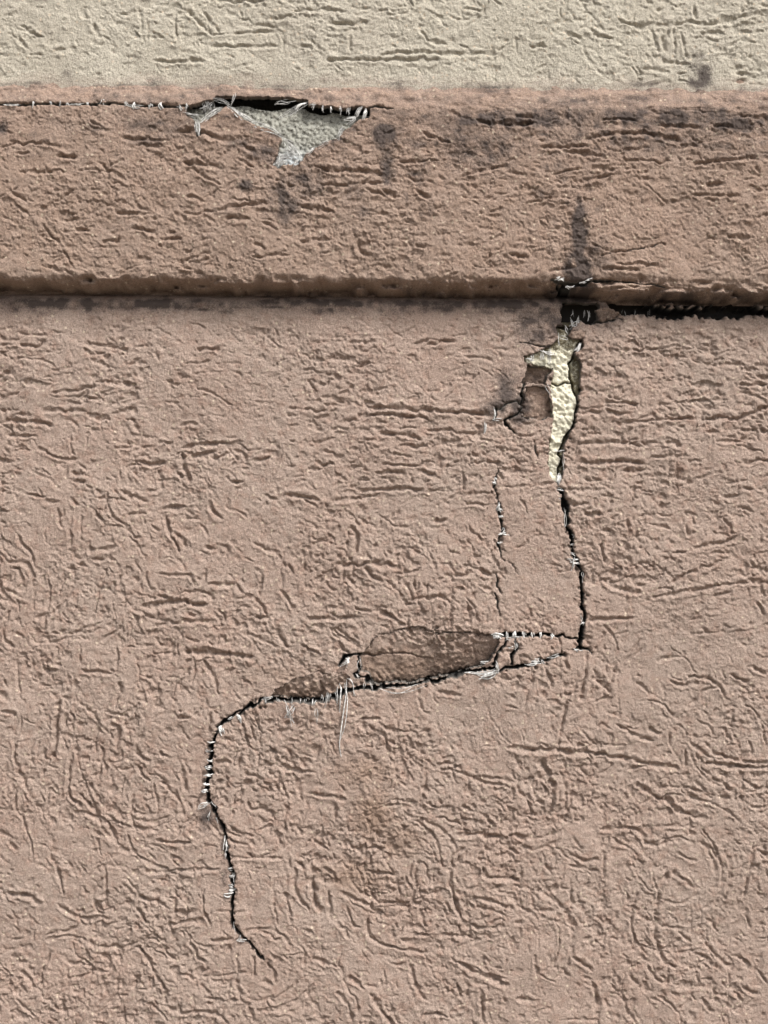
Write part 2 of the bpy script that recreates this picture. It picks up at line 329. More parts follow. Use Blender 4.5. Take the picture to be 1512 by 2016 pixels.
(0, 600, .3307, """2 100 170 170 175 280 185;2 0 240 80 238;2 120 240 200 250 270 225;2 490 260 530 290 575 300;2 925 270 945 330;2 620 455 680 475 790 465;2 310 525 450 505 580 490
2 1180 260 1250 265 1340 255;1 1110 350 1250 335;1 1150 410 1320 400;2 1390 400 1440 415 1440 445;2 260 630 370 628 430 635 510 632;2 90 660 140 650 185 658;3 30 690 150 695 240 705 310 722
2 50 780 210 775;2 555 680 670 685;2 790 680 810 720 830 750;2 740 820 820 830;2 680 855 790 840;2 840 850 930 835;2 940 825 1020 820;1 1070 720 1180 705;2 1090 850 1200 835 1350 820
2 1140 900 1270 875;2 1260 915 1370 885;2 1080 890 1095 980 1130 1050;2 1390 870 1450 880 1475 925;2 215 850 270 870 330 910 380 925 460 920;2 470 955 525 970;2 780 960 840 955
3 835 935 890 945 970 945;2 940 985 955 1050 945 1110;2 870 1105 935 1110;2 725 1110 770 1140 870 1165;2 640 1120 640 1200 680 1260;2 530 1200 590 1250 630 1300;2 980 1210 1100 1205
2 770 1255 850 1245;2 1250 1190 1275 1250 1320 1280;2 1360 1150 1355 1220 1430 1230 1470 1260;2 1375 1055 1410 1065 1440 1050;2 420 770 420 860 440 890;2 530 770 510 830
2 260 1170 350 1170;2 170 1135 270 1140;2 420 1160 480 1190;2 340 1220 360 1290;2 1060 990 1090 1030;2 1090 1270 1180 1275;2 985 1260 1000 1350;2 720 990 715 1030;2 570 1110 610 1125
2 430 1010 510 1005;2 440 1050 510 1055"""),
(500, 620, .3307, """2 970 165 1050 150;2 1030 185 1120 160 1200 158;1 560 170 760 165;1 160 345 230 330;3 700 550 800 550 900 565 1000 570 1120 575 1250 585 1400 590
3 690 605 760 595 860 605 1000 605 1040 630;2 730 640 800 640;2 290 565 420 575;2 200 560 280 565;2 190 595 230 605 270 605;2 510 635 620 630;2 830 680 900 665 970 668
2 745 710 870 710 960 715 995 750;3 1020 690 1120 685 1220 700 1350 710;2 620 740 770 748;2 860 780 940 785 1020 785;2 1180 780 1290 785;2 820 825 940 840;2 760 885 850 900 1000 900
3 730 940 800 935 900 945;2 970 935 1050 950 1080 965;2 375 890 480 890;2 0 880 50 860 100 855;2 630 980 680 985;3 630 1050 740 1045 880 1035 1000 1045;2 1030 1050 1150 1045
3 180 1085 270 1075 330 1090 380 1095;2 450 1105 620 1095 740 1075;2 300 1100 365 1135;2 420 1115 440 1140;2 200 665 260 655;2 210 740 250 760;2 1290 820 1290 880;2 1300 880 1400 870 1500 885
2 1260 1070 1420 1055;2 1260 1125 1390 1130;1 1350 740 1500 760;2 1430 210 1512 205;2 400 765 490 740;2 570 880 640 850;2 1240 950 1240 1040"""),
(500, 960, .3307, """2 290 65 360 100 370 130;2 0 330 60 360 140 390 160 440 185 470;2 345 280 375 310;2 330 390 310 450 295 500;2 570 240 610 250 615 310 595 400;2 550 310 545 380
3 485 455 590 460 690 450 780 455 850 470;2 660 485 710 530 760 560;2 785 560 850 600 880 660;2 880 495 960 505 990 480;2 890 560 920 610 940 670;3 940 665 1000 655 1090 640 1160 660 1175 730 1170 860
2 890 695 940 695;2 960 530 955 590;2 600 715 670 730 760 735;3 760 735 820 780 900 825;2 450 760 520 770 630 780;2 310 770 420 780;2 0 660 50 710 75 760;2 0 775 90 775;2 0 880 80 920 140 950
2 140 830 150 900 200 940;2 290 940 340 965 390 1000;2 450 830 480 880 510 900;2 500 840 560 890 630 940;2 150 605 200 650 215 700 240 725;2 540 500 530 560 490 625;2 0 490 50 500 40 570 30 640
2 1260 460 1330 490 1410 515;2 1160 520 1300 520;2 1160 515 1180 550;2 1270 660 1310 710 1335 800;2 1280 720 1275 820;2 1330 580 1410 610;1 1390 720 1385 810;2 1280 220 1290 260 1370 320
2 1260 95 1310 100 1400 100;2 740 820 720 850 690 950;2 560 540 600 580;2 1410 400 1450 470;2 200 460 220 510;2 430 90 440 130;2 460 880 470 960 490 1000;2 520 950 580 1000;2 1070 200 1150 190"""),
(1100, 620, .3375, """2 240 515 350 512 470 520;2 580 525 700 515 830 495 950 492;2 1050 410 1221 410;2 1050 455 1130 475 1200 495;2 270 560 340 575 430 582;2 120 570 240 570;3 400 630 480 615 620 608 800 600
3 850 608 960 602 1100 598 1140 570 1221 540;2 1060 675 1221 675;2 920 735 1080 735;2 860 685 920 685;2 110 760 200 750 320 745 480 768;2 480 745 580 748;2 610 750 720 757
2 520 840 640 825 760 825;3 110 860 300 860 390 855 500 868;2 360 905 500 905;2 150 960 250 965;2 1060 860 1150 850 1221 850;2 980 985 1090 965;2 1060 1010 1130 1015;2 960 1065 1050 1050
2 80 1105 170 1100;2 150 1165 250 1160;2 380 210 500 205 620 190 710 185;2 960 285 1080 290;1 850 940 855 1010;1 690 880 690 970;1 350 840 310 980;2 400 1180 410 1290;2 240 1250 300 1260
2 1040 1130 1130 1140;2 790 1360 900 1340 1040 1300;2 640 1570 740 1510 850 1470 960 1430;2 880 1390 1000 1385;3 550 1650 650 1630 760 1610 860 1595 960 1575 1080 1558 1180 1555
2 300 1500 360 1520 430 1530;3 265 1550 320 1585 400 1610 480 1620;2 460 1445 540 1450 550 1480;2 180 1780 300 1775 450 1770;2 650 1380 740 1390;2 1110 1430 1140 1470 1221 1490;2 250 1330 265 1440
2 910 1640 1010 1610;2 1150 1680 1200 1750;2 830 1830 870 1850;2 740 1230 750 1270 800 1270;2 960 1180 1000 1240"""),
(0, 0, .5026, """2 470 55 510 50 555 45;2 85 100 130 125 155 145;2 70 145 105 185;2 320 45 345 75;2 110 215 160 212;2 215 205 260 190;2 690 60 690 150;2 735 40 790 100 830 135;2 790 40 830 90 860 125
2 830 135 900 130;2 830 185 940 180 1080 185;2 920 130 1020 125 1110 125;2 1110 130 1110 190;2 1150 45 1250 40 1350 45;2 940 40 950 80;2 1290 90 1440 92;2 1280 235 1380 235 1500 230
2 600 240 700 240 800 235;2 600 125 640 150;2 850 0 1030 5;2 1050 75 1150 70;2 1170 180 1220 190;2 1000 95 1060 105;2 1370 140 1370 200;2 530 120 545 150;2 370 90 380 130
2 345 495 430 510;2 480 535 560 545 660 548;2 530 565 640 572;2 0 570 60 560 150 560 230 570;2 220 610 300 615;2 70 670 170 675 260 665;2 375 635 430 670 490 700;2 30 740 100 785
2 690 515 780 510 850 545 930 555;3 940 560 1000 600;2 720 635 850 650;2 760 665 830 710 870 725;2 450 835 580 840;2 720 840 840 830;2 850 830 940 805 1050 795;2 880 855 980 858;2 400 945 480 940
2 510 895 580 900 620 915;2 620 935 710 935;2 170 890 220 940 250 980 280 1040;2 290 900 350 900;2 1230 650 1300 670 1350 660;3 1260 660 1350 670 1430 670 1500 690;2 1260 720 1380 725 1500 715
2 1180 805 1300 830;2 1030 870 1080 900;2 1400 940 1410 990 1450 1000;2 1180 945 1300 935;2 990 1005 1130 1000;2 730 770 800 790;2 1440 745 1512 770;2 60 600 110 600;2 930 620 1000 660"""),
(752, 0, .5026, """3 0 215 100 205 250 210 440 212;2 0 235 120 235 220 235;2 150 120 190 170 250 172;2 330 40 390 42;2 930 85 1010 105 1120 95 1200 85 1280 95 1400 65 1512 50;2 820 110 830 145 900 148
2 720 130 780 150;2 1060 215 1110 245 1200 250;2 1170 130 1190 220;2 1250 130 1330 130;2 580 180 650 175;2 1220 20 1240 70;2 1140 110 1150 210;2 1100 140 1105 200;2 1060 120 1080 200
2 1020 270 1120 280;2 1160 285 1200 288;2 1390 290 1440 290;2 1360 180 1420 140;2 160 520 210 540 270 560;3 270 440 300 460;3 370 470 450 490 600 480;2 520 455 600 460;3 620 575 700 580 810 572
3 720 595 790 598 860 615;3 800 545 900 525 1000 520 1100 535 1160 545;2 940 630 1040 628 1140 632;2 670 680 790 655;2 770 720 900 685;2 820 655 910 670;3 310 690 400 665 490 650
2 70 635 150 630 230 635;2 1230 640 1340 630 1470 620;3 1400 455 1512 465;2 860 470 1000 470;2 1060 440 1140 445;2 1080 490 1250 500;2 1300 490 1380 500;2 1170 580 1260 560;2 570 800 640 770 740 775
2 130 750 190 780;2 0 745 60 770;2 500 990 570 1010;2 1350 930 1450 935;2 1430 740 1512 745;2 1270 720 1340 722;2 130 960 180 970;2 1220 760 1400 770;2 920 1030 1080 1040;2 870 1050 1000 1060"""),
(480, 1200, .476, """2 720 370 740 420 770 440;2 480 455 560 455;2 580 480 660 505;2 1080 400 1130 405;2 560 10 600 30 660 65;2 0 90 60 110 130 155;2 360 75 400 110 480 160;2 240 150 320 185
2 260 40 480 38;2 1330 180 1340 250;2 1450 250 1512 330;2 100 575 130 620;2 175 570 200 620;2 800 340 850 350 900 360"""),
]
HALF = {1: 3.4, 2: 4.6, 3: 5.5}
DEEP = {1: 2.3, 2: 3.8, 3: 4.9}
def sstep(a, lo, hi):
    t = np.clip((a - lo) / (hi - lo), 0, 1); return t * t * (3 - 2 * t)
_patch = sstep(vnoise(120) + 0.5 * vnoise(50), -0.9, 1.1)
for ox, oy, sc, txt in SHEETS:
    for s in txt.replace('\n', ';').split(';'):
        v = [float(t) for t in s.split()]
        c = int(v[0])
        pts = [(ox + v[i] * sc, oy + v[i + 1] * sc) for i in range(1, len(v), 2)]
        q = random.uniform(0.75, 1.2); groove(pts, HALF[c] * q, DEEP[c] * q * random.uniform(0.85, 1.15))
# short scratches between the long ones; level near the band, every way further down
def flow(x, y):
    if y < 620: return random.gauss(0, 0.35) if y > 170 else random.choice((0, 0, 1.4)) + random.gauss(0, 0.4)
    if y < 1000: return random.gauss(0.05, 0.35 + (y - 620) / 900)
    if x > 1100 and y < 1250: return random.gauss(-0.15, 0.5)
    return random.choice((0.1, 0.9, 1.3, 1.7)) + random.gauss(0, 0.5)
# swirls left by a turning float
def swirl(cx, cy, r0, r1, k):
    for _ in range(int(k * 0.65)):
        r = random.uniform(r0, r1); a = random.uniform(0, 6.28); span = random.uniform(0.5, 1.5); e = random.uniform(0.75, 1.2)
        pts = [(cx + r * math.cos(a + span * i / 5), cy + e * r * math.sin(a + span * i / 5)) for i in range(6)]
        xi, yi = int(pts[3][0] + M0), int(pts[3][1] + M0)
        if 0 <= xi < RW and 0 <= yi < RH and GROOVE[yi, xi] < -1: continue
        groove(pts, random.uniform(3.0, 5.2), random.uniform(1.6, 3.2))
for s in [(290, 1560, 16, 110, 24), (110, 1480, 20, 110, 18), (490, 1580, 20, 120, 26), (785, 1700, 24, 140, 30), (1050, 1565, 20, 95, 16), (1330, 1720, 40, 170, 26), (50, 1130, 20, 100, 16), (220, 1780, 30, 120, 18), (1440, 1480, 30, 120, 16),
          (640, 1130, 30, 110, 12), (880, 1200, 20, 90, 12), (330, 1130, 30, 110, 12), (1000, 1850, 30, 140, 16), (520, 1900, 30, 120, 14), (1330, 1950, 30, 120, 14), (130, 1930, 30, 110, 12)]: swirl(*s)
n = 0
TRACED = GROOVE.copy()
while n < 6800:
    x, y = random.uniform(-M0, 1512 + M0), random.uniform(-M0, 2016 + M0)
    out = x < -5 or x > 1517 or y < -5 or y > 2020
    if GROOVE[int(y + M0) - 1, int(x + M0) - 1] < -0.8 or 165 < y < 212 or 548 < y < 612: n += 0.3; continue
    a = flow(x, y); big = random.random() < (0.45 if out else 0.10)
    L = random.uniform(30, 90) if big else random.choice((8, 14, 22, 34)) * random.uniform(0.6, 1.2)
    pts = [(x, y)]; k = random.gauss(0, 0.25)
    for i in range(3):
        pts.append((pts[-1][0] + math.cos(a) * L / 3, pts[-1][1] + math.sin(a) * L / 3)); a += k
    if y < 560 and random.random() < 0.35: n += 1; continue
    n += 1
    qx, qy = pts[2]; qx = min(max(int(qx + M0), 0), RW - 1); qy = min(max(int(qy + M0), 0), RH - 1)
    if TRACED[qy, qx] < -1.0 or random.random() > 0.30 + 0.8 * _patch[qy, qx]: continue
    groove(pts, random.uniform(2.4, 4.6), random.uniform(0.9, 2.5))

# ------------------------------------------------------------------ sand grain, pits and standing grains
GRAIN = np.zeros((RH, RW), np.float32)
def dot(x, y, r, h):
    W = window(x - r, y - r, x + r, y + r, 1)
    if W is None: return
    a, b, c, d, X, Y = W
    GRAIN[c:d, a:b] += h * np.clip(1 - ((X - x) ** 2 + (Y - y) ** 2) / (r * r), 0, 1)
for _ in range(15000): dot(random.uniform(-M0, 1512 + M0), random.uniform(-M0, 2016 + M0), random.uniform(1.4, 2.8), random.uniform(0.4, 1.4))
for _ in range(6000): dot(random.uniform(-M0, 1512 + M0), random.uniform(-M0, 2016 + M0), random.uniform(1.4, 3.0), -random.uniform(0.6, 2.2))
for _ in range(4200):   # the band is coarser
    dot(random.uniform(-M0, 1512 + M0), random.uniform(215, 570), random.uniform(1.6, 3.4), random.choice((1, 1, -1)) * random.uniform(0.7, 2.0))
_rough = 0.55 + 0.45 * np.clip(vnoise(90) + 0.4, -0.6, 1.6)
_w = rng.standard_normal((RH, RW)).astype(np.float32)
# flat trowelled skin torn into small irregular pits, level near the band and crossways lower down
_mixv = sstep(np.arange(RH, dtype=np.float32) - M0, 800, 1150)[:, None]
_n = (1 - _mixv) * (vnoise(7, 2.0) * .6 + vnoise(13, 2.0) * .7) + _mixv * (vnoise(8, .9) * .55 + vnoise(15, 1.0) * .75) + vnoise(4) * .25
TORN = -3.0 * sstep(_n, 0.75 - 0.5 * _patch, 1.35 - 0.4 * _patch) - 1.3 * sstep(vnoise(5) + .5 * vnoise(9), 0.5, 1.1) * (0.35 + 0.65 * _patch)
_zone = np.interp(np.arange(RH) - M0, [150, 175, 205, 220, 545, 620, 700], [.60, .4, .4, .50, .50, .6, 1.0]).astype(np.float32)[:, None]
TORN *= _zone * (0.45 + 0.8 * _patch)
TEXTURE = (TORN + GROOVE + RIDGE * np.clip(1 + GROOVE / 2.5, 0, 1) + GRAIN + _rough * (blur(_w, 1.0) * 1.5 + vnoise(4) * 0.35 + vnoise(7, 1.5) * 0.6) + vnoise(16) * 0.45
           + vnoise(45) * 0.9 + vnoise(160) * 2.2)
WARPX = vnoise(5) * 0.9 + vnoise(14) * 1.6
WARPY = vnoise(5) * 0.9 + vnoise(14) * 1.6

# ------------------------------------------------------------------ cracks
def conv(ox, oy, sc, *v): return [(ox + v[i] * sc, oy + v[i + 1] * sc) for i in range(0, len(v), 2)]
def cK(*v): return conv(340, 1380, .2578, *v)
def cL(*v): return conv(920, 900, .2182, *v)
def cM(*v): return conv(480, 1200, .476, *v)
def cN(*v): return conv(900, 380, .2878, *v)
def cO(*v): return conv(350, 150, .2712, *v)
def cJ(*v): return conv(752, 0, .5026, *v)
def cQ(*v): return conv(0, 0, .3307, *v)
right = cL(850, 290, 850, 370, 890, 430, 900, 560, 890, 660, 950, 700, 945, 830, 980, 940, 1035, 1030, 1040, 1150, 1045, 1260, 1035, 1360, 1050, 1450, 1035, 1560, 1030, 1650, 1020, 1720)
crack(right, [8, 13, 12, 12, 11, 7, 8, 6, 10, 8, 13])
crack(cL(955, 1735, 1020, 1710, 1090, 1730), [3, 11, 5], 22)
crack(cL(1090, 1725, 1125, 1755, 1135, 1790), [5, 3, 2], 9)
thin = cL(275, 160, 240, 240, 255, 330, 280, 400, 300, 480, 310, 600, 315, 680, 295, 770, 290, 850, 335, 940)
crack(thin, [3, 3, 2.5, 5, 6, 5, 5, 4, 2], 16)
crack(cL(250, 1050, 265, 1150, 295, 1215), [3, 5, 2], 12); crack(cL(255, 1235, 270, 1300, 300, 1450), [4, 3, 2], 10)
crack(cL(335, 940, 420, 980, 470, 1050), [3, 3, 2], 6); crack(cL(270, 60, 280, 160), [1.5, 3], 8)
crack(cL(240, 1612, 320, 1600, 520, 1605, 740, 1605, 860, 1620, 940, 1637, 1000, 1640), [9, 12, 12, 10, 7, 5, 4], 30)
crack(cM(540, 110, 640, 88, 700, 74, 740, 78, 800, 101, 870, 97, 950, 97, 1030, 106), [0.6, 1.2, 1.6, 1.6, 2, 2.4, 4], 8)
crack(cL(430, 1640, 450, 1730, 400, 1790, 410, 1870), [9, 13, 5, 7], 24)
crack(cL(350, 1640, 330, 1740, 260, 1790, 250, 1860), [4, 6, 6, 8], 22)
low = cM(-20, 437, 10, 410, 60, 380, 120, 372, 200, 375, 290, 375, 370, 365, 420, 335, 470, 322, 560, 323, 680, 313, 780, 298, 830, 287, 910, 262, 980, 249, 1060, 247, 1130, 236, 1230, 217, 1330, 182)
crack(low, [4, 6, 9, 10, 12, 14, 15, 12, 9, 8, 8, 7, 10, 8, 7, 7, 6, 5, 2], 36)
crack(cM(395, 228, 430, 195, 470, 188, 560, 190), [8, 10, 6, 7], 26); crack(cM(480, 190, 478, 260, 450, 275, 520, 290, 545, 315), [5, 5, 9, 13, 6], 26)
crack(cM(320, 300, 322, 330, 300, 372), [4, 6, 8], 20); crack(cM(570, 186, 640, 178, 720, 196, 770, 206), [2.5, 3, 2.5, 1.5], 9)
crack(cM(20, 440, 40, 470, 85, 510), [2, 3, 1.5], 6)
left = cK(610, 15, 545, 70, 500, 78, 440, 130, 375, 170, 340, 240, 305, 320, 295, 400, 280, 500, 265, 600, 258, 700, 280, 765, 315, 840, 340, 890, 380, 950, 405, 1030, 410, 1130, 430, 1240, 455, 1290, 460, 1360, 465, 1430, 455, 1500, 455, 1600, 450, 1700, 480, 1750, 530, 1800, 570, 1830, 620, 1890, 645, 1940, 690, 1975)
crack(left, [6, 5, 9, 8, 9, 11, 11, 10, 8, 8, 7, 5, 8, 9, 10, 6, 7, 6, 7, 5, 2], 36)
crack(cK(300, 775, 335, 815, 325, 850), [4, 6, 3], 20); crack(cK(440, 1040, 475, 1085, 470, 1120), [2.5, 3, 1.5], 8)
crack(cK(600, 20, 640, 150, 690, 235), [3, 3, 2], 6)
crack(cN(470, 1290, 440, 1330, 440, 1510, 320, 1540, 340, 1590, 400, 1650), [3, 8, 9, 4, 6, 2], 20)
crack(cN(440, 1530, 600, 1550), [4, 2], 12); crack(cN(440, 1020, 560, 1055, 640, 1045), [2, 4, 3], 10); crack(cN(280, 1480, 400, 1420, 440, 1440), [3, 4, 6], 12)
crack(cN(260, 1470, 260, 1540, 240, 1550), [4, 4, 3], 14)
crack(cN(530, 1690, 540, 1800, 590, 1830), [3, 4, 3], 9); crack(cN(890, 895, 1010, 885, 1130, 865), [8, 4, 2], 16)
crack([(1196, 608), (1225, 612), (1250, 614), (1330, 612), (1400, 613), (1512, 613), (1640, 614), (1900, 615)], [5, 30, 36, 22, 30, 24, 26, 10], 60)
BCRACK_FROM = CRACK.copy(); CRACK[:] = 0           # the band's own cracks from here on
crack(cQ(-300, 618, 0, 618, 380, 616, 560, 618, 700, 614, 860, 622, 1060, 632, 1200, 640), [3, 3, 4, 5, 5, 5, 4], 20)
crack(cO(1370, 228, 1450, 215, 1560, 232), [5, 4, 2], 14)
crack(cJ(660, 1092, 720, 1105, 780, 1112, 830, 1097, 940, 1101, 1060, 1110, 1115, 1122), [2, 10, 13, 5, 2.5, 2.5, 1], 16)
crack(cJ(700, 1110, 720, 1150, 715, 1190), [8, 10, 12], 22)
crack(cJ(860, 1002, 960, 980, 1050, 972, 1090, 952, 1110, 955), [2.5, 2.5, 3, 2.5], 7)
crack(cJ(790, 760, 795, 790), [5, 3], 5)
crack([(-60, 560), (40, 553), (85, 551), (95, 556), (180, 553), (260, 558)], [1, 2, 5, 4, 2, 1], 5)
BAND_CRACK = CRACK; CRACK = BCRACK_FROM

# crumbled lips: small chips lost along the cracks
CHIP = np.zeros((RH, RW), np.float32)
def crumble(pts, n, off=5.0):
    p = np.array(pts); seg = np.hypot(*np.diff(p, axis=0).T); cum = np.concatenate([[0], np.cumsum(seg)])
    for _ in range(n):
        s = random.uniform(0, cum[-1]); x, y = np.interp(s, cum, p[:, 0]), np.interp(s, cum, p[:, 1])
        x += random.gauss(0, off); y += random.gauss(0, off); r = random.uniform(1.5, 4.5)
        a, b, c, d, X, Y = window(x - r, y - r, x + r, y + r, 2)
        CHIP[c:d, a:b] = np.maximum(CHIP[c:d, a:b], random.uniform(3, 8) * np.clip(1.6 * (1 - np.abs((X - x) / r) ** 2 - np.abs((Y - y) / (r * random.uniform(.6, 1.3))) ** 2), 0, 1))
crumble(left, 110, 3.5); crumble(right, 80, 3.5); crumble(thin, 26, 3); crumble(low, 130, 5); crumble(cM(540, 110, 700, 76, 870, 97, 1030, 106), 26, 3)
crumble(cN(650, 1250, 655, 1400, 640, 1700, 625, 1850), 24, 4); crumble(cN(850, 1140, 835, 1400, 745, 1690, 730, 1900), 30, 4); crumble(cN(450, 1290, 440, 1500, 330, 1550), 26, 4)
crumble([(1196, 622), (1350, 620), (1512, 621)], 40, 4)

lift(left[3:], 2.0, -6.5, 38)
lift(low[:9], -3.0, 6.0, 45)
lift(right, 3.0, -1.0, 40)

# ------------------------------------------------------------------ pieces that broke out
HOLE_BAND = poly_mask(cO(60, 235, 110, 205, 240, 165, 275, 128, 560, 140, 830, 150, 955, 170, 945, 203, 1060, 215, 1250, 222, 1395, 222, 1375, 300, 1310, 312, 1240, 365, 1190, 400, 1160, 450, 1100, 465, 1010, 500, 930, 560, 905, 605, 860, 640, 790, 630, 735, 660, 690, 640, 720, 560, 740, 490, 760, 450, 690, 390, 560, 345, 450, 300, 390, 235, 350, 218, 320, 230, 240, 290, 170, 335, 155, 430, 125, 430, 120, 330, 60, 280))
HOLE_FOAM = poly_mask(cN(690, 900, 780, 900, 790, 960, 800, 1000, 860, 1010, 845, 1080, 810, 1100, 855, 1140, 845, 1240, 835, 1320, 835, 1450, 805, 1590, 745, 1680, 725, 1760, 735, 1850, 725, 1940, 700, 1990, 645, 1970, 625, 1850, 640, 1700, 660, 1550, 655, 1400, 640, 1320, 670, 1240, 650, 1190, 470, 1160, 465, 1115, 560, 1075, 640, 1050, 685, 1010))
def jag(poly, amp=2.2, seed=3):
    r = random.Random(seed); out = []
    for (ax, ay), (bx, by) in zip(poly, poly[1:] + poly[:1]):
        k = max(1, int(math.hypot(bx - ax, by - ay) / 7))
        for i in range(k): out.append((ax + (bx - ax) * i / k + r.gauss(0, amp), ay + (by - ay) * i / k + r.gauss(0, amp)))
    return out
PLATES = {   # broken plates of stucco: outline, depth of each (top, bottom, twist), label
 'tilted': (cM(545, 112, 640, 90, 700, 76, 740, 80, 800, 103, 870, 99, 950, 99, 1030, 108, 1050, 140, 1030, 190, 985, 238, 910, 256, 830, 280, 780, 290, 680, 305, 560, 314, 540, 300, 520, 270, 488, 258, 486, 196, 520, 150), (0, -24, -48), 'long broken plate of brown stucco tipped inwards along its lower edge'),
 'wedge': (cM(110, 362, 150, 325, 200, 292, 290, 266, 400, 262, 440, 280, 425, 318, 395, 340, 350, 356, 300, 366, 200, 368), (-1, -20, 0), 'rust brown wedge of stucco sinking into the crack'),
 'chip': (cN(485, 1172, 640, 1188, 655, 1210, 640, 1250, 600, 1305, 452, 1300, 462, 1240), (-19, -24, 0), 'small dark brown square of stucco set back beside the foam'),
 'strip': (cN(462, 1318, 600, 1325, 645, 1390, 652, 1540, 590, 1552, 455, 1525), (-7, -15, -8), 'brown strip of stucco peeling beside the foam'),
 'nib': (cN(800, 930, 872, 945, 862, 1005, 800, 1010, 775, 965), (0, -4, 0), 'pink brown nib of stucco above the foam'),
 'splinter': (cN(935, 782, 1050, 790, 1112, 828, 1080, 860, 985, 880, 962, 835), (2, -4, 0), 'brown splinter of stucco under the band'),
}
PLATES = {k: (jag(p, 1.6), d, l) for k, (p, d, l) in PLATES.items()}
def plate_mask():
    m = np.zeros((RH, RW), np.float32)
    for poly, _, _ in PLATES.values(): m = np.maximum(m, poly_mask(poly))
    return m
HOLE_DARK = poly_mask(cN(735, 740, 965, 750, 970, 875, 890, 898, 840, 870, 765, 915, 705, 890))   # corner gone under the band
_r = random.Random(5)
HOLE_GAP = poly_mask([(1190, 576), (1640, 576)] + [(x, (610 if x < 1260 else 601) + (x - 1200) * 0.006 + _r.gauss(0, 3.0) + 3 * math.sin(x / 37)) for x in range(1640, 1205, -6)] + [(1196, 600)])   # joint open under the right of the band
HOLE_LOWER = np.maximum(np.maximum(HOLE_FOAM, HOLE_GAP), np.maximum(HOLE_DARK, plate_mask()))

# ------------------------------------------------------------------ mildew, soot, overspray and painted-in shade
STAIN_SHADE = np.zeros((RH, RW), np.float32)
def stain_shade(x, y, rx, ry, v):
    W = window(x - rx * 2.2, y - ry * 2.2, x + rx * 2.2, y + ry * 2.2, 0)
    a, b, c, d, X, Y = W
    STAIN_SHADE[c:d, a:b] = np.maximum(STAIN_SHADE[c:d, a:b], v * np.exp(-((X - x) / rx) ** 2 - ((Y - y) / ry) ** 2))
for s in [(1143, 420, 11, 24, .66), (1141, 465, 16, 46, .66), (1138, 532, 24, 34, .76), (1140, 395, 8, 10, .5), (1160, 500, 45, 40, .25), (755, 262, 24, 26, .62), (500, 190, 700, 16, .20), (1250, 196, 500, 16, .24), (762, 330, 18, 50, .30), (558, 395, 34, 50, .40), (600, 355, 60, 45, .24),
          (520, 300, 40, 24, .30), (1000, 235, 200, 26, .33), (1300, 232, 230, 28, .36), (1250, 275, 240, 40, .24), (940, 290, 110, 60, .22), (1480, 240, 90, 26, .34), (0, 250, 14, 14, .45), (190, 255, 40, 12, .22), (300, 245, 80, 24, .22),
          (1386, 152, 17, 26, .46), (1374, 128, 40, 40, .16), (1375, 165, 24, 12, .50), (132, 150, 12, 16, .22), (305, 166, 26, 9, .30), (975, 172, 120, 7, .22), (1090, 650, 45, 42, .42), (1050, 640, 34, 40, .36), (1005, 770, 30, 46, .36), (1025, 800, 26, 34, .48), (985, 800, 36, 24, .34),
          (1180, 625, 40, 30, .30), (120, 596, 120, 12, .5), (300, 598, 150, 12, .5), (700, 596, 260, 10, .42), (980, 598, 160, 11, .45), (200, 575, 200, 10, .2), (600, 572, 200, 9, .22), (900, 575, 200, 8, .2), (1350, 580, 200, 9, .3), (405, 1612, 15, 26, .40), (440, 1700, 9, 60, .26), (1110, 590, 60, 30, .5), (1140, 575, 30, 22, .6), (1062, 745, 32, 26, .30)]:  # includes shade painted along the band's lower corner and left of the crack
    stain_shade(*s)
for _ in range(260):       # soot that has run off the ledge, heaviest to the right
    x = 1512 * random.random() ** 0.7; y = 214 + abs(random.gauss(0, 45))
    stain_shade(x, y, random.uniform(12, 70), random.uniform(4, 14), random.uniform(.10, .28) * (0.6 + 0.5 * x / 1512) * (1.0 if y < 300 else 0.6))
for _ in range(60):
    x = random.choice((random.gauss(560, 110), random.gauss(760, 60), random.gauss(1140, 50))); y = random.uniform(225, 420)
    stain_shade(x, y, random.uniform(5, 22), random.uniform(6, 26), random.uniform(.08, .28))
for _ in range(60):        # dirt at the cream wall's foot; corner shade painted with dirt under the band
    stain_shade(random.uniform(0, 1512), random.gauss(172, 7), random.uniform(20, 90), random.uniform(4, 9), random.uniform(.08, .20))
    stain_shade(random.uniform(0, 1512), random.gauss(600, 9), random.uniform(8, 60), random.uniform(3, 12), random.uniform(.10, .34))
STAIN_SHADE *= 1.22 * np.clip(1 + 0.35 * vnoise(11) + 0.25 * vnoise(30), 0.2, 1.7)
RED = np.zeros((RH, RW), np.float32)
_keep = STAIN_SHADE; STAIN_SHADE = RED
for s in [(735, 1600, 48, 60, .44), (715, 1520, 75, 40, .34), (695, 1725, 85, 42, .36), (790, 1655, 55, 48, .34), (600, 1470, 90, 50, .14), (1130, 700, 60, 60, .12), (900, 1740, 60, 60, .12), (1010, 1020, 80, 160, .10), (560, 1330, 90, 30, .22)]: stain_shade(*s)
STAIN_SHADE = _keep
PN1, PN2 = vnoise(10, 2.5), vnoise(34, 2.0)
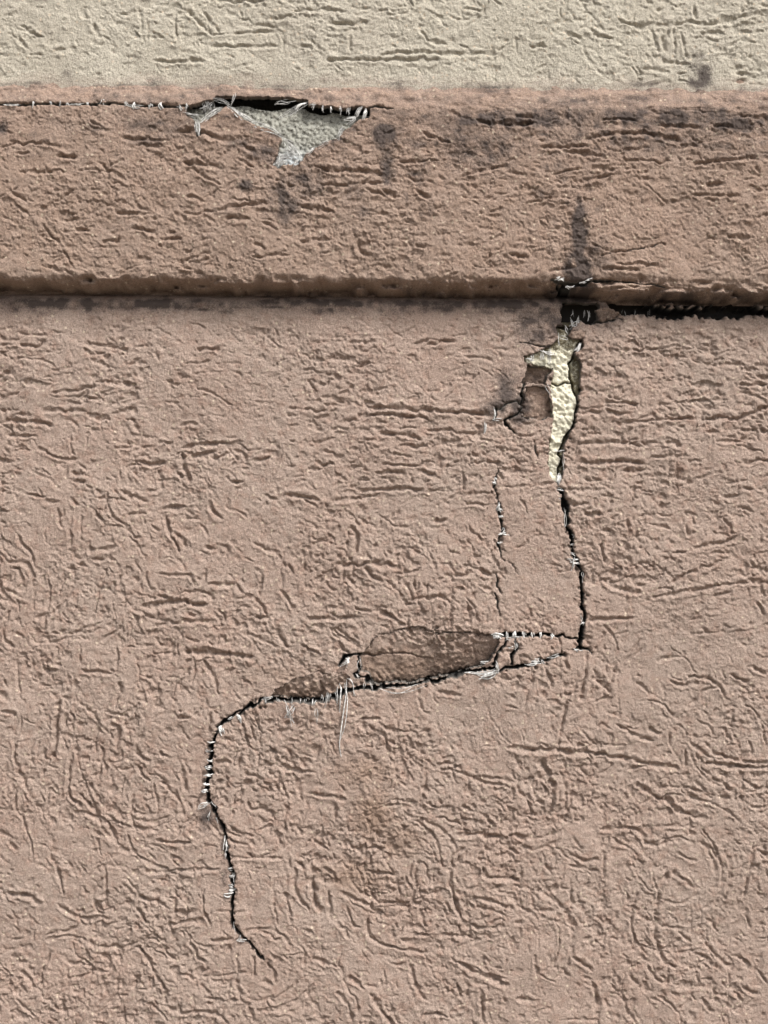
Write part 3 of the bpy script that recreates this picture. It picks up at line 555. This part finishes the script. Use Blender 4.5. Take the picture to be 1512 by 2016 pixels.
# ------------------------------------------------------------------ building blocks
def link(name, mesh, mat, parent=None):
    o = bpy.data.objects.new(name, mesh); COL.objects.link(o)
    if mat: mesh.materials.append(mat)
    if parent: o.parent = parent
    return o
def thing(name, label, cat, group=None):
    o = bpy.data.objects.new(name, None); COL.objects.link(o)
    o.empty_display_size = 0.05
    o['label'] = label; o['category'] = cat; o['kind'] = 'thing'
    if group: o['group'] = group
    return o
def world(xu, yu, ou):
    return np.stack([(xu - CX) * S, -ou * S, HC - (yu - CY) * S], -1)
def grid_mesh(name, xu, yu, ou, mask=None, keep=None):
    """a sheet of quads; xu, yu, ou are 2-D arrays in units; keep = quads that stay"""
    H, W = xu.shape
    co = world(xu, yu, ou).reshape(-1, 3).astype(np.float32)
    i = np.arange(H * W, dtype=np.int32).reshape(H, W)
    q = np.stack([i[:-1, :-1], i[1:, :-1], i[1:, 1:], i[:-1, 1:]], -1)
    q = q[keep] if keep is not None else q.reshape(-1, 4)
    if keep is not None:
        used = np.zeros(H * W, bool); used[q.ravel()] = True
        remap = np.cumsum(used).astype(np.int32) - 1
        q = remap[q]; co = co[used]
        if mask is not None: mask = mask.reshape(-1, 4)[used]
    me = bpy.data.meshes.new(name)
    me.vertices.add(len(co)); me.vertices.foreach_set('co', co.ravel())
    me.loops.add(q.size); me.loops.foreach_set('vertex_index', q.ravel().astype(np.int32))
    me.polygons.add(len(q)); me.polygons.foreach_set('loop_start', np.arange(0, q.size, 4, dtype=np.int32))
    try: me.polygons.foreach_set('loop_total', np.full(len(q), 4, np.int32))
    except Exception: pass
    me.polygons.foreach_set('use_smooth', np.ones(len(q), bool))
    if mask is not None:
        m = mask.reshape(-1, 4).astype(np.float32)
        at = me.color_attributes.new('mask', 'FLOAT_COLOR', 'POINT')
        at.data.foreach_set('color', m.ravel())
    me.update(); me.validate()
    return me
def axis(a, b, step, lo, hi):
    mid = np.arange(a, b + step, step)
    def tail(n, s):
        v = [0.0]; st = 6.0
        while v[-1] < n:
            v.append(v[-1] + st)
            st *= 1.0 if v[-1] < 330 else 1.3
        return np.array(v[1:])
    L = a - tail(a - lo, 0) if lo < a else np.array([])
    R = mid[-1] + tail(hi - mid[-1], 0) if hi > b else np.array([])
    return np.concatenate([L[::-1], mid, R])
STEP = 1.76
XS = axis(-24, 1536, STEP, -7000, 8500)
def fold(v, lo, hi):
    p = hi - lo; t = np.mod(v - lo, 2 * p); return lo + np.where(t > p, 2 * p - t, t)
def tex(px, py, y0, y1, amp=1.0):
    fx = fold(px, -M0 + 4, 1512 + M0 - 4); fy = fold(py, y0, y1)
    wx = fx + sample(WARPX, fx, fy); wy = fy + sample(WARPY, fx, fy)
    return sample(TEXTURE, wx, wy), wx, wy
def inside(px, py): return (px > -M0 + 2) & (px < 1512 + M0 - 2) & (py > -M0 + 2) & (py < 2016 + M0 - 2)
TILT = 0.0075                                        # the band runs a little out of level
def cutout(hole, wx, wy, ok): return (sample(hole, wx, wy) > 0.5) & ok
def shape_keep(h):
    a = h[:-1, :-1] & h[1:, :-1] & h[1:, 1:] & h[:-1, 1:]
    return ~a

# ------------------------------------------------------------------ ground
gm = bpy.data.meshes.new('ground')
gm.from_pydata([(-60, -80, 0), (60, -80, 0), (60, 30, 0), (-60, 30, 0)], [], [(0, 1, 2, 3)])
g = link('ground', gm, PAVING); g['kind'] = 'structure'

# ------------------------------------------------------------------ the wall above the band
upper = thing('upper_wall', 'cream stucco wall with a rough trowelled face above the brown band', 'wall')
ys = axis(-24, 200, STEP, -5200, 190)
UP = 22.0                                            # the cream wall stands a little forward of the brown one
KU = (DU - UP) / DU
XW, YW = np.meshgrid(XS, ys)
X, Y = CX + (XW - CX) / KU, CY + (YW - CY) / KU
ye = Y - TILT * (X - CX)
t, wx, wy = tex(X, Y, -M0 + 4, 152)
ok = inside(X, Y)
fade = np.clip((174 - ye) / 26, 0.25, 1)
o = UP + t * fade * 0.9
edge = ye + 5 * sample(PN1, wx, wy) + 3.5 * sample(PN2, wx, wy)
paint = np.clip((edge - 168) / 13, 0, 1) * 0.96 + 0.30 * np.clip((edge - 148) / 20, 0, 1) * (edge < 168)
mask = np.stack([np.where(ok, sample(STAIN_SHADE, X, Y), 0), np.zeros_like(X), np.clip(paint, 0, 1), np.zeros_like(X)], -1)
link('stucco_coat', grid_mesh('upper_coat', XW, YW, o, mask), STUCCO, upper)

# ------------------------------------------------------------------ the projecting band
band = thing('band_moulding', 'brown stucco band standing proud between cream and brown walls, torn open at its top edge', 'moulding')
PY = np.array([156, 176, 183, 189, 209, 215, 220, 226, 234, 400, 546, 551, 555, 559, 563, 567, 570, 572, 575, 578, 606.])
PO = np.array([15, 20.0, 23, 27, 41, 44, 46, 47.5, 48, 48.5, 48, 47.3, 45.5, 42, 34, 20, 8, 0, -16, -30, -34.])
fy = np.arange(150, 594, 0.1); fo = np.interp(fy, PY, PO)
arc = np.concatenate([[0], np.cumsum(np.hypot(np.diff(fy), 0.55 * np.diff(fo)))])
yb = np.interp(np.arange(0, arc[-1], STEP), arc, fy)
X, YE = np.meshgrid(XS, yb)
Y = YE + TILT * (X - CX)
PX, PYY = CX + (X - CX) / KB, CY + (Y - CY) / KB       # survey sheet of the band's face
t, wx, wy = tex(PX, PYY, 214, 548)
wob = (2.2 + 1.8 * (YE > 500)) * sample(PN1, fold(PX, -90, 1600), fold(PYY, 0, 1000)) + 1.2 * sample(WARPY, fold(PX, -90, 1600), fold(PYY, 300, 1200)) + 0.9 * sample(PN2, fold(PX, -90, 1600), fold(PYY, 0, 1000))
ext = 13 * sstep(X, 1150, 1195) * sstep(YE, 556, 570)          # the underside runs deeper right of the broken joint
prof = np.interp(YE + wob - ext, PY, PO)
slope = np.clip(1 - np.abs(np.gradient(prof, axis=0)) / (np.abs(np.gradient(YE, axis=0)) + 1e-6), 0.4, 1)
slope = np.where(YE > 560, 0.9, slope)
ok = inside(PX, PYY)
cr = np.where(ok, sample(BAND_CRACK, wx * 0 + PX + sample(WARPX, fold(PX, -90, 1600), fold(PYY, 0, 2000)) * 0.6, PYY + sample(WARPY, fold(PX, -90, 1600), fold(PYY, 0, 2000)) * 0.6), 0)
ledge = YE < 219
tt = t * np.where(ledge, 0.5, 1.2) * slope
o = prof + tt - cr
hx, hy = PX + sample(WARPX, fold(PX, -90, 1600), fold(PYY, 0, 2000)) * 0.8, PYY + sample(WARPY, fold(PX, -90, 1600), fold(PYY, 0, 2000)) * 0.8
hb = cutout(HOLE_BAND, hx, hy, ok)
hs2 = cutout(poly_mask(cN(700, 680, 740, 610, 800, 640, 790, 690, 760, 740, 800, 790, 690, 790)), hx, hy, ok)   # corner knocked off the underside
o = np.where(hb, np.minimum(o, prof) - 16, o); o = np.where(hs2, o - 22, o)
lay = np.where(cr > 5, cr / 30, 0); lay = np.where(hb, 0.12, lay); lay = np.where(hs2, 0.6, lay)  # deeper cracks and the knocked-off corner painted darker to stand for shade
mask = np.stack([np.where(ok, sample(STAIN_SHADE, PX, PYY), 0), lay, np.ones_like(X), np.full_like(X, 0.33)], -1)
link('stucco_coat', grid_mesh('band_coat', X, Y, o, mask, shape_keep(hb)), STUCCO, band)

def local_grid(x0, y0, x1, y1, step):
    return np.meshgrid(np.arange(x0, x1, step), np.arange(y0, y1, step))
# weathered foam inside the tear
GX, GY = local_grid(352, 172, 745, 345, 1.8)
bead = np.zeros_like(GX)
for _ in range(1500):
    bx, by, br = random.uniform(350, 745), random.uniform(170, 345), random.uniform(3, 6)
    bead = np.maximum(bead, 4.5 * np.clip(1 - ((GX - bx) ** 2 + (GY - by) ** 2) / br ** 2, 0, 1))
WX, WY = CX + (GX - CX) * KB, CY + (GY - CY) * KB
top = np.interp(GX, [350, 420, 440, 470, 520, 598, 612, 745], [199, 203, 200, 196, 206, 203, 215, 218]) + 2.5 * sample(PN1, GX, GY)
void = np.clip((top + 2 - GY) / 5, 0, 1)
fo2 = np.minimum(np.interp(WY - TILT * (WX - CX), PY, PO), PROJ) * 0 + 30 + 0.7 * bead + 0.8 * sample(TEXTURE, GX, GY + 300) - 62 * void
fo2 = fo2 - np.clip((GX - 640) / 60, 0, 1) * 3 - 12 * np.clip((250 - GY) / 50, 0, 1)
pr = np.interp(WY - TILT * (WX - CX), PY, PO)
fo2 = np.minimum(fo2, pr - 9)
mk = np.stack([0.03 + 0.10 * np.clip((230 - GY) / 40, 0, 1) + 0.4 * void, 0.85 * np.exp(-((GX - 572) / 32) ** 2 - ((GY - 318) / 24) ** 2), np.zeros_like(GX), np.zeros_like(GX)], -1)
fo_ = link('exposed_foam', grid_mesh('foam_in_band', WX, WY, fo2, mk), FOAM_GREY, band)
fo_['label'] = 'weathered grey green foam showing through the triangular tear'

# ------------------------------------------------------------------ the wall below the band
lower = thing('lower_wall', 'brown stucco wall below the band, split by a long branching crack', 'wall')
ys = axis(562, 2040, STEP, 560, 5300)
X, Y = np.meshgrid(XS, ys)
t, wx, wy = tex(X, Y, 622, 2016 + M0 - 4)
ok = inside(X, Y)
ye = Y - TILT * (X - CX)
calm = np.clip((ye - 590) / 70, 0.45, 1)
w2x, w2y = X + sample(WARPX, fold(X, -90, 1600), fold(Y, 0, 2100)) * 1.15, Y + sample(WARPY, fold(X, -90, 1600), fold(Y, 0, 2100)) * 1.15
cr = np.where(ok, sample(CRACK, w2x, w2y), 0)
sw = np.where(ok, sample(SWELL, X, Y), 0)
hl = cutout(HOLE_LOWER, w2x, w2y, ok)
chp = np.where(ok, sample(CHIP, X, Y), 0)
o = 1.08 * t * calm + sw - np.maximum(cr, chp) - 46 * np.clip((602 - ye) / 27, 0, 1) ** 2
o = np.where(hl, np.minimum(o, sw) - 22, o)
lay = np.where(cr > 4.5, cr / 34, np.where(chp > 4.5, 0.06, 0)); lay = np.where(hl, 0.22, lay)  # crack shade painted darker with depth
mask = np.stack([np.where(ok, sample(STAIN_SHADE, X, Y), 0), lay, np.ones_like(X), np.where(ok, sample(RED, X, Y), 0)], -1)
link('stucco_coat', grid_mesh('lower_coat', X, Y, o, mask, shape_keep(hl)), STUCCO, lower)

# broken plates
for key, (poly, (ot, ob, tw), lab) in PLATES.items():
    p = np.array(poly); x0, y0 = p.min(0) - 5; x1, y1 = p.max(0) + 5
    GX, GY = local_grid(x0, y0, x1, y1, 1.7)
    ax = GX + sample(WARPX, GX, GY) * 1.15; ay = GY + sample(WARPY, GX, GY) * 1.15
    ins = sample(blur(poly_mask(poly), 1.6), ax, ay) > 0.22
    v = np.clip((GY - y0) / (y1 - y0), 0, 1) ** 1.4; u = (GX - x0) / (x1 - x0)
    tt, _, _ = tex(GX, GY, 622, 2130)
    o = ot + (ob - ot) * v + tw * u * v + 1.25 * tt + (3.0 * sample(CN, GX, GY) if key == 'wedge' else 1.2 * sample(CN, GX, GY)) - np.minimum(sample(CHIP, ax, ay), 5) - np.minimum(sample(CRACK, ax, ay), 10) * (key in ('tilted', 'wedge'))
    o = np.where(ins, o, o - 12)
    full = ins[:-1, :-1] | ins[1:, :-1] | ins[1:, 1:] | ins[:-1, 1:]
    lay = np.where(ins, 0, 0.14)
    mk = np.stack([sample(STAIN_SHADE, GX, GY) * 0.7, lay, np.ones_like(GX), 0.06 + 0.46 * v if key in ('tilted', 'wedge') else np.full_like(GX, 0.28)], -1)  # tipped plates redden and darken downwards to paint in their shade
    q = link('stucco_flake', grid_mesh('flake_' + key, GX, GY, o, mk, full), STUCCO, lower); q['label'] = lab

# cream foam in the upright break
GX, GY = local_grid(1028, 630, 1150, 965, 1.7)
lump = np.zeros_like(GX)
for _ in range(900):
    bx, by, br = random.uniform(1025, 1150), random.uniform(630, 965), random.uniform(3, 8)
    lump = np.maximum(lump, 2.6 * np.clip(1 - ((GX - bx) ** 2 + (GY - by) ** 2) / br ** 2, 0, 1))
def near(pts, wdt):
    R = np.full(GX.shape, 1e9)
    for (ax, ay), (bx, by) in zip(pts[:-1], pts[1:]):
        dx, dy = bx - ax, by - ay; tq = np.clip(((GX - ax) * dx + (GY - ay) * dy) / (dx * dx + dy * dy), 0, 1)
        R = np.minimum(R, np.hypot(GX - ax - tq * dx, GY - ay - tq * dy))
    return np.clip((wdt - R) / 2.0 + 0.5, 0, 1)
jag = 2.0 * sample(PN1, GX, GY)
GXo = GX; GX = GX + jag
seam = near(cN(870, 1000, 840, 1040, 800, 1100, 775, 1160, 780, 1240, 800, 1330, 825, 1400, 830, 1480, 800, 1590, 745, 1680, 715, 1760, 705, 1880, 695, 1940), 2.4)
seam = np.maximum(seam, 0.7 * near(cN(650, 1300, 690, 1315, 740, 1290, 790, 1300), 1.5))
seam = np.maximum(seam, 0.8 * near(cN(690, 900, 780, 930), 4))
side = np.clip((GX - np.interp(GY, [p[1] for p in cN(0, 1000, 0, 1100, 0, 1240, 0, 1480, 0, 1680, 0, 1950)], [p[0] for p in cN(860, 0, 800, 0, 780, 0, 830, 0, 745, 0, 700, 0)])) / 3, 0, 1)
GX = GXo
o = -13 + 1.5 * np.floor(sample(CN, GX + 200, GY) * 1.4) + lump - 30 * seam - 8 * side + 0.5 * sample(TEXTURE, GX, GY) + 5 * np.exp(-((GY - 800) / 45) ** 2) - 24 * (1 - np.clip(sample(blur(HOLE_FOAM, 2.5), GX, GY) * 4, 0, 1))
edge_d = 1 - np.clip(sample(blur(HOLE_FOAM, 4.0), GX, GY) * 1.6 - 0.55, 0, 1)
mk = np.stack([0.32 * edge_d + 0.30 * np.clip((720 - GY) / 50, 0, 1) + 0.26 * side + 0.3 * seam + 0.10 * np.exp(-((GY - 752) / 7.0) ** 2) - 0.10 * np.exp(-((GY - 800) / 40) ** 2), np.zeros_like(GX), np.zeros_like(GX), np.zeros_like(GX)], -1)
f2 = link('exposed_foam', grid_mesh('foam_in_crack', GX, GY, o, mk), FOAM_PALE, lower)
f2['label'] = 'cream foam board bared by the upright break under the band'
# board behind the tilted plates
def slab(name, x0, x1, y0, y1, z0, z1, parent, mat):
    v = [(x, y, z) for x in (x0, x1) for y in (y0, y1) for z in (z0, z1)]
    me = bpy.data.meshes.new(name)
    me.from_pydata(v, [], [(0, 1, 3, 2), (4, 6, 7, 5), (0, 4, 5, 1), (2, 3, 7, 6), (0, 2, 6, 4), (1, 5, 7, 3)])
    return link(name, me, mat, parent)
zb0, zb1 = HC - (540 - CY) * S, HC - (180 - CY) * S
xw0, xw1 = float((XS[0] - CX) * S), float((XS[-1] - CX) * S)
slab('sheathing_board', xw0, xw1, 0.0165, 0.15, 0.0, zb0, lower, CORE)
slab('sheathing_board', xw0, xw1, 0.0165, 0.15, zb0 + 0.002, zb1, band, CORE)
slab('sheathing_board', xw0, xw1, 0.0165, 0.15, zb1 + 0.002, HC + (5300 + CY) * S, upper, CORE)

# ------------------------------------------------------------------ reinforcing-mesh strands that bridge and hang from the cracks
def tube(verts, faces, pts, radii, sides=5):
    p = np.array(pts); n0 = len(verts)
    for i in range(len(p)):
        tan = p[min(i + 1, len(p) - 1)] - p[max(i - 1, 0)]; tan = tan / (np.linalg.norm(tan) + 1e-9)
        up = np.array([0, 1.0, 0]) if abs(tan[1]) < 0.9 else np.array([1.0, 0, 0])
        a = np.cross(tan, up); a /= np.linalg.norm(a); b = np.cross(tan, a)
        for k in range(sides):
            th = 2 * math.pi * k / sides
            verts.append(tuple(p[i] + (a * math.cos(th) + b * math.sin(th)) * radii[i]))
    for i in range(len(p) - 1):
        for k in range(sides):
            q0 = n0 + i * sides + k; q1 = n0 + i * sides + (k + 1) % sides
            faces.append((q0, q1, q1 + sides, q0 + sides))
    faces.append(tuple(n0 + k for k in range(sides))); e = n0 + (len(p) - 1) * sides
    faces.append(tuple(e + k for k in reversed(range(sides))))
def strand(parent, pts, r=1.3, fibres=3, spread=1.2, o0=1.0, arch=2.0, onband=False):
    r *= 0.72
    """a frayed bundle of glass fibres along pts (survey units), arched off the wall"""
    base = PROJ if onband else 0.0
    p = smooth_line(pts, 2) if len(pts) > 2 else np.array(pts, np.float32)
    n = max(6, min(14, len(p)))
    s = np.concatenate([[0], np.cumsum(np.hypot(*np.diff(p, axis=0).T))]); tq = np.linspace(0, s[-1], n)
    px, py = np.interp(tq, s, p[:, 0]), np.interp(tq, s, p[:, 1])
    verts, faces = [], []
    for f in range(fibres):
        jx, jy = random.gauss(0, spread), random.gauss(0, spread)
        ex, ey = random.gauss(0, spread * 1.5), random.gauss(0, spread * 1.5)
        u = np.linspace(0, 1, n)
        a0, a1 = (0.0, 1.0) if f == 0 else (random.uniform(0, 0.25), random.uniform(0.7, 1.0))     # the others are broken short
        bow = random.gauss(0, 0.06) * s[-1]; wv = random.uniform(0.2, 0.7) * min(1.0, s[-1] / 30); ph = random.uniform(0, 6)
        uu = a0 + (a1 - a0) * u
        x = np.interp(uu * s[-1], s, p[:, 0]) + jx + ex * u + bow * np.sin(math.pi * u) * (p[-1, 1] - p[0, 1]) / (s[-1] + 1e-6) + wv * np.sin(ph + 9 * u)
        y = np.interp(uu * s[-1], s, p[:, 1]) + jy + ey * u - bow * np.sin(math.pi * u) * (p[-1, 0] - p[0, 0]) / (s[-1] + 1e-6) + wv * np.cos(ph + 7 * u)
        if onband: x = CX + (x - CX) * KB; y = CY + (y - CY) * KB
        o = base + o0 + arch * np.sin(math.pi * u) * random.uniform(0.5, 1.2) + random.gauss(0, 0.5)
        rr = r * random.uniform(0.55, 1.0) * (0.35 + 0.65 * np.sin(math.pi * (0.12 + 0.76 * u)))
        tube(verts, faces, world(x, y, o), rr * S)
    me = bpy.data.meshes.new('strand'); me.from_pydata(verts, [], faces)
    me.polygons.foreach_set('use_smooth', [True] * len(faces))
    return link('mesh_strand', me, FIBRE, parent)
def rung(parent, x, y, length, ang, r=1.9, fib=4, **k):
    dx, dy = math.cos(ang) * length / 2, math.sin(ang) * length / 2
    b = random.gauss(0, 1.6); r *= random.uniform(0.7, 1.35); length *= random.uniform(0.75, 1.2); ang += random.gauss(0, 0.22); x += random.gauss(0, 1); y += random.gauss(0, 1.2); fib += random.choice((-1, 0, 1))
    return strand(parent, [(x - dx, y - dy), (x - b * math.sin(ang), y + b * math.cos(ang)), (x + dx, y + dy)], r, fib, **k)
# ladder of the left crack
for x, y, l in [(292, 315, 60), (286, 380, 56), (284, 450, 56), (270, 508, 56), (268, 565, 54), (258, 630, 48), (250, 692, 48), (448, 1280, 50), (455, 1340, 44), (458, 1408, 44), (450, 1445, 52), (432, 1472, 70)]:
    (cx, cy), = cK(x, y); rung(lower, cx, cy, l * .2578 * 1.05, random.uniform(-0.15, 0.1), random.uniform(1.6, 2.4), o0=-2, arch=2.5)
for pts, r, fb in [((280, 765, 235, 775, 190, 805), 1.4, 4), ((372, 185, 365, 220, 375, 255), 2.3, 6), ((485, 110, 520, 125, 520, 160), 2.6, 8), ((430, 140, 470, 120), 1.8, 4), ((412, 1025, 408, 1080, 400, 1150), 2.0, 4), ((410, 1150, 405, 1190), 0.9, 2),
                   ((288, 830, 275, 900), 0.9, 2), ((340, 890, 352, 930), 0.9, 2), ((470, 1690, 465, 1780), 0.8, 2), ((485, 1825, 530, 1812, 565, 1822), 1.2, 4), ((520, 1790, 515, 1815), 0.9, 2), ((295, 770, 330, 810), 0.9, 2), ((460, 1290, 462, 1400), 0.8, 2)]:
    strand(lower, cK(*pts), r, fb, 1.4, o0=0.5, arch=2)
# the two upright cracks and the level one
for x, y, l, a in [(262, 190, 40, .9), (240, 240, 40, .5), (305, 465, 62, .1), (310, 540, 58, 0), (318, 690, 60, .1), (290, 762, 44, 0), (840, 292, 70, 0), (830, 372, 40, .2), (955, 795, 46, -.1), (950, 868, 40, .2), (1050, 1500, 40, -.4), (985, 712, 60, -.2)]:
    (cx, cy), = cL(x, y); rung(lower, cx, cy, l * .2182 * 1.1, a, random.uniform(1.3, 2.2), o0=-2, arch=2)
for x, y, l in [(360, 1608, 70), (437, 1608, 80), (512, 1605, 70), (597, 1608, 60), (660, 1610, 56), (752, 1608, 50), (440, 1690, 90)]:
    (cx, cy), = cL(x, y); rung(lower, cx, cy, l * .2182, math.pi / 2 + random.uniform(-.1, .1), random.uniform(1.6, 2.5), o0=-2.5, arch=2)
for pts, r, fb in [((290, 410, 285, 460, 295, 480), 1.8, 5), ((340, 640, 335, 680, 300, 690), 1.9, 5), ((835, 150, 815, 210, 830, 260), 2.4, 6), ((800, 190, 840, 210), 1.2, 4), ((1000, 690, 985, 720, 940, 715), 2.0, 5), ((905, 935, 960, 950, 1030, 935), 1.5, 4), ((965, 905, 968, 960, 960, 1010), 1.5, 4),
                   ((230, 1605, 270, 1590, 300, 1615), 2.6, 8), ((240, 1625, 290, 1600), 1.9, 6), ((350, 1635, 450, 1640, 560, 1637), 1.1, 3), ((345, 1720, 430, 1712), 1.6, 4), ((570, 1838, 650, 1830), 1.8, 4), ((510, 1872, 590, 1865, 665, 1858), 1.7, 5), ((720, 1805, 780, 1795, 835, 1773), 1.2, 3),
                   ((275, 1870, 278, 1930), 2.0, 5), ((110, 2005, 200, 1955, 290, 1930), 2.0, 6), ((20, 1945, 150, 1945, 270, 1925), 1.5, 5), ((120, 1860, 190, 1850), 1.5, 4), ((670, 1830, 690, 1860), 1.6, 4), ((870, 460, 880, 640), 0.8, 2), ((1040, 1030, 1040, 1120), 0.8, 2), ((960, 1730, 1040, 1735), 1.2, 4), ((1025, 1410, 1045, 1500), 0.8, 2)]:
    strand(lower, cL(*pts), r, fb, 1.4, o0=0, arch=1.5)
# frayed ends hanging from the wide level crack
for pts, r, fb in [((425, 290, 420, 340, 400, 420, 392, 500, 388, 570, 405, 620), 1.9, 2), ((395, 303, 412, 330, 408, 380, 395, 430), 1.7, 2), ((388, 310, 385, 360, 392, 400), 1.1, 3), ((432, 285, 450, 290, 465, 355), 1.1, 2), ((165, 375, 185, 420, 175, 455), 1.2, 3), ((220, 388, 195, 420, 172, 452), 1.2, 3),
                   ((200, 362, 195, 400), 1.0, 2), ((285, 365, 280, 410), 1.3, 3), ((295, 372, 285, 405), 1.0, 2), ((348, 340, 335, 400), 1.1, 3), ((308, 395, 305, 470), 0.8, 3), ((195, 420, 205, 485), 0.7, 3), ((95, 362, 94, 398), 1.1, 3), ((120, 360, 80, 368), 1.1, 3), ((140, 365, 150, 390), .9, 2), ((235, 368, 232, 392), .9, 2),
                   ((255, 366, 250, 384), .8, 2), ((325, 350, 320, 380), .9, 2), ((360, 345, 358, 375), .9, 2), ((375, 340, 385, 365), .9, 2), ((400, 232, 440, 210, 420, 200), 1.5, 5), ((480, 195, 478, 260), .7, 2), ((470, 265, 485, 280), 1.2, 3), ((500, 300, 495, 330), .8, 2), ((525, 300, 530, 332), .8, 2), ((415, 300, 425, 360), 1.0, 2),
                   ((560, 326, 650, 322, 760, 306), 1.0, 3), ((1040, 215, 1050, 255), 1.6, 4), ((968, 292, 1000, 268, 1055, 255), 1.3, 4), ((430, 195, 425, 235), 1.2, 3), ((910, 258, 940, 255), 1.0, 3)]:
    strand(lower, cM(*pts), r * 1.0, fb, 1.1, o0=3.0, arch=7)
# round the upright break
for pts, r, fb, o0 in [((635, 1055, 636, 1165), 1.5, 3, -3), ((577, 1088, 576, 1145), 1.4, 3, -3), ((516, 1105, 516, 1155), 1.4, 3, -3), ((555, 1068, 620, 1085, 685, 1100), 1.3, 3, -1), ((468, 1128, 525, 1145), 1.3, 3, 0), ((692, 950, 690, 1045), 1.1, 2, -2), ((850, 1020, 825, 1065, 805, 1085), 2.2, 5, -3),
                       ((258, 1462, 262, 1545), 1.3, 3, 0), ((240, 1550, 300, 1555), 1.3, 3, 0), ((195, 1565, 185, 1640), 1.5, 4, 0), ((668, 1766, 732, 1764), 1.5, 3, -2), ((600, 1300, 650, 1392), .9, 2, 1), ((705, 1915, 690, 2005), 2.0, 5, -2), ((725, 1770, 722, 1900), .8, 2, -2),
                       ((832, 830, 828, 930), 1.3, 3, -4), ((900, 795, 902, 865), 1.2, 3, -4), ((775, 855, 800, 945), 1.3, 3, -3), ((868, 800, 872, 850), 1.0, 2, -4), ((850, 870, 800, 900, 760, 925), 1.1, 3, -3), ((735, 900, 770, 960), 1.0, 3, -3), ((700, 985, 760, 1000), .9, 2, -3), ((820, 880, 812, 950), 1.2, 3, -2), ((790, 800, 785, 850), .9, 2, -4),
                       ((1145, 795, 1142, 835), .5, 2, -8), ((1225, 790, 1222, 830), .5, 2, -8), ((1318, 795, 1312, 830), .5, 2, -8)]:
    strand(lower, cN(*pts), r, fb, 1.1, o0=o0, arch=1.5)
# strands across the tear in the band
for pts, r, fb, o0 in [((335, 222, 240, 282, 170, 342), 1.9, 5, 0), ((345, 218, 400, 245, 460, 305, 560, 345), 2.0, 5, 0), ((450, 300, 560, 345, 700, 392, 830, 470), 1.1, 4, -1), ((750, 450, 820, 515, 905, 610), 1.5, 3, 1), ((945, 185, 880, 215, 830, 262), 2.2, 6, -2), ((940, 190, 830, 240, 740, 302), .9, 3, -3),
                       ((695, 190, 770, 182, 850, 170), 1.0, 3, -6), ((383, 212, 400, 165, 412, 128), .9, 2, 0), ((388, 208, 330, 180, 240, 150), .9, 3, -3), ((988, 200, 985, 232), 1.7, 4, -2), ((1055, 212, 1055, 250), 1.5, 4, -3), ((1115, 215, 1115, 255), 1.5, 4, -3), ((1180, 218, 1180, 262), 1.6, 4, -3), ((1240, 222, 1240, 262), 1.6, 4, -3),
                       ((1335, 222, 1305, 250, 1298, 292), 2.6, 6, -2), ((1362, 230, 1360, 275, 1345, 318), 2.4, 6, -1), ((1212, 308, 1310, 302, 1240, 352), 1.8, 5, -1), ((1210, 365, 1180, 405, 1160, 450), 1.5, 4, -3), ((735, 518, 830, 538), 1.0, 3, -2), ((742, 555, 728, 660), 1.5, 4, 0), ((875, 598, 842, 645), 1.9, 5, -1), ((700, 600, 760, 570, 850, 600), 1.4, 6, -5), ((740, 600, 850, 560), 1.4, 6, -5), ((680, 640, 800, 610), 1.2, 5, -3),
                       ((40, 262, 90, 285, 155, 290), 1.2, 3, 0), ((65, 195, 66, 235), 1.5, 4, 0), ((140, 310, 146, 440), 1.5, 5, 0), ((185, 190, 190, 265), .8, 3, -2), ((215, 180, 230, 250), .8, 3, -2), ((160, 235, 260, 210), .8, 3, -2), ((245, 190, 225, 260), .7, 2, -2), ((1000, 500, 930, 560), 1.2, 4, -2), ((1110, 465, 1020, 500), 1.0, 3, -2), ((10, 215, 30, 250), 1.4, 4, 0), ((950, 205, 1000, 205), 1.0, 3, 0)]:
    strand(band, cO(*pts), r * 0.62, fb + 2, 1.5, o0=o0, arch=2.5, onband=True)
for x, y in [(120, 618), (200, 617), (300, 617), (352, 616), (405, 612), (455, 614), (520, 616), (556, 615), (605, 610), (657, 614), (712, 612), (745, 620), (800, 622), (960, 625), (900, 622)]:
    (cx, cy), = cQ(x, y)
    if random.random() < 0.35: continue
    rung(band, cx, cy, random.uniform(8, 12), math.pi / 2 + random.uniform(-.3, .3), random.uniform(1.2, 2.0), o0=-3.5, arch=1.5, onband=True)
for pts in [(740, 625, 800, 632, 860, 626), (1050, 632, 1090, 645), (20, 622, 120, 620), (420, 622, 500, 624)]:
    strand(band, cQ(*pts), 1.1, 3, 1.0, o0=-2, arch=1.5, onband=True)
for pts in [(690, 1096, 715, 1092), (720, 1120, 745, 1130), (735, 1128, 752, 1122), (800, 1098, 822, 1092), (770, 1108, 800, 1106), (700, 1085, 680, 1092)]:
    strand(band, cJ(*pts), 1.4, 4, 1.2, o0=-1, arch=2, onband=True)
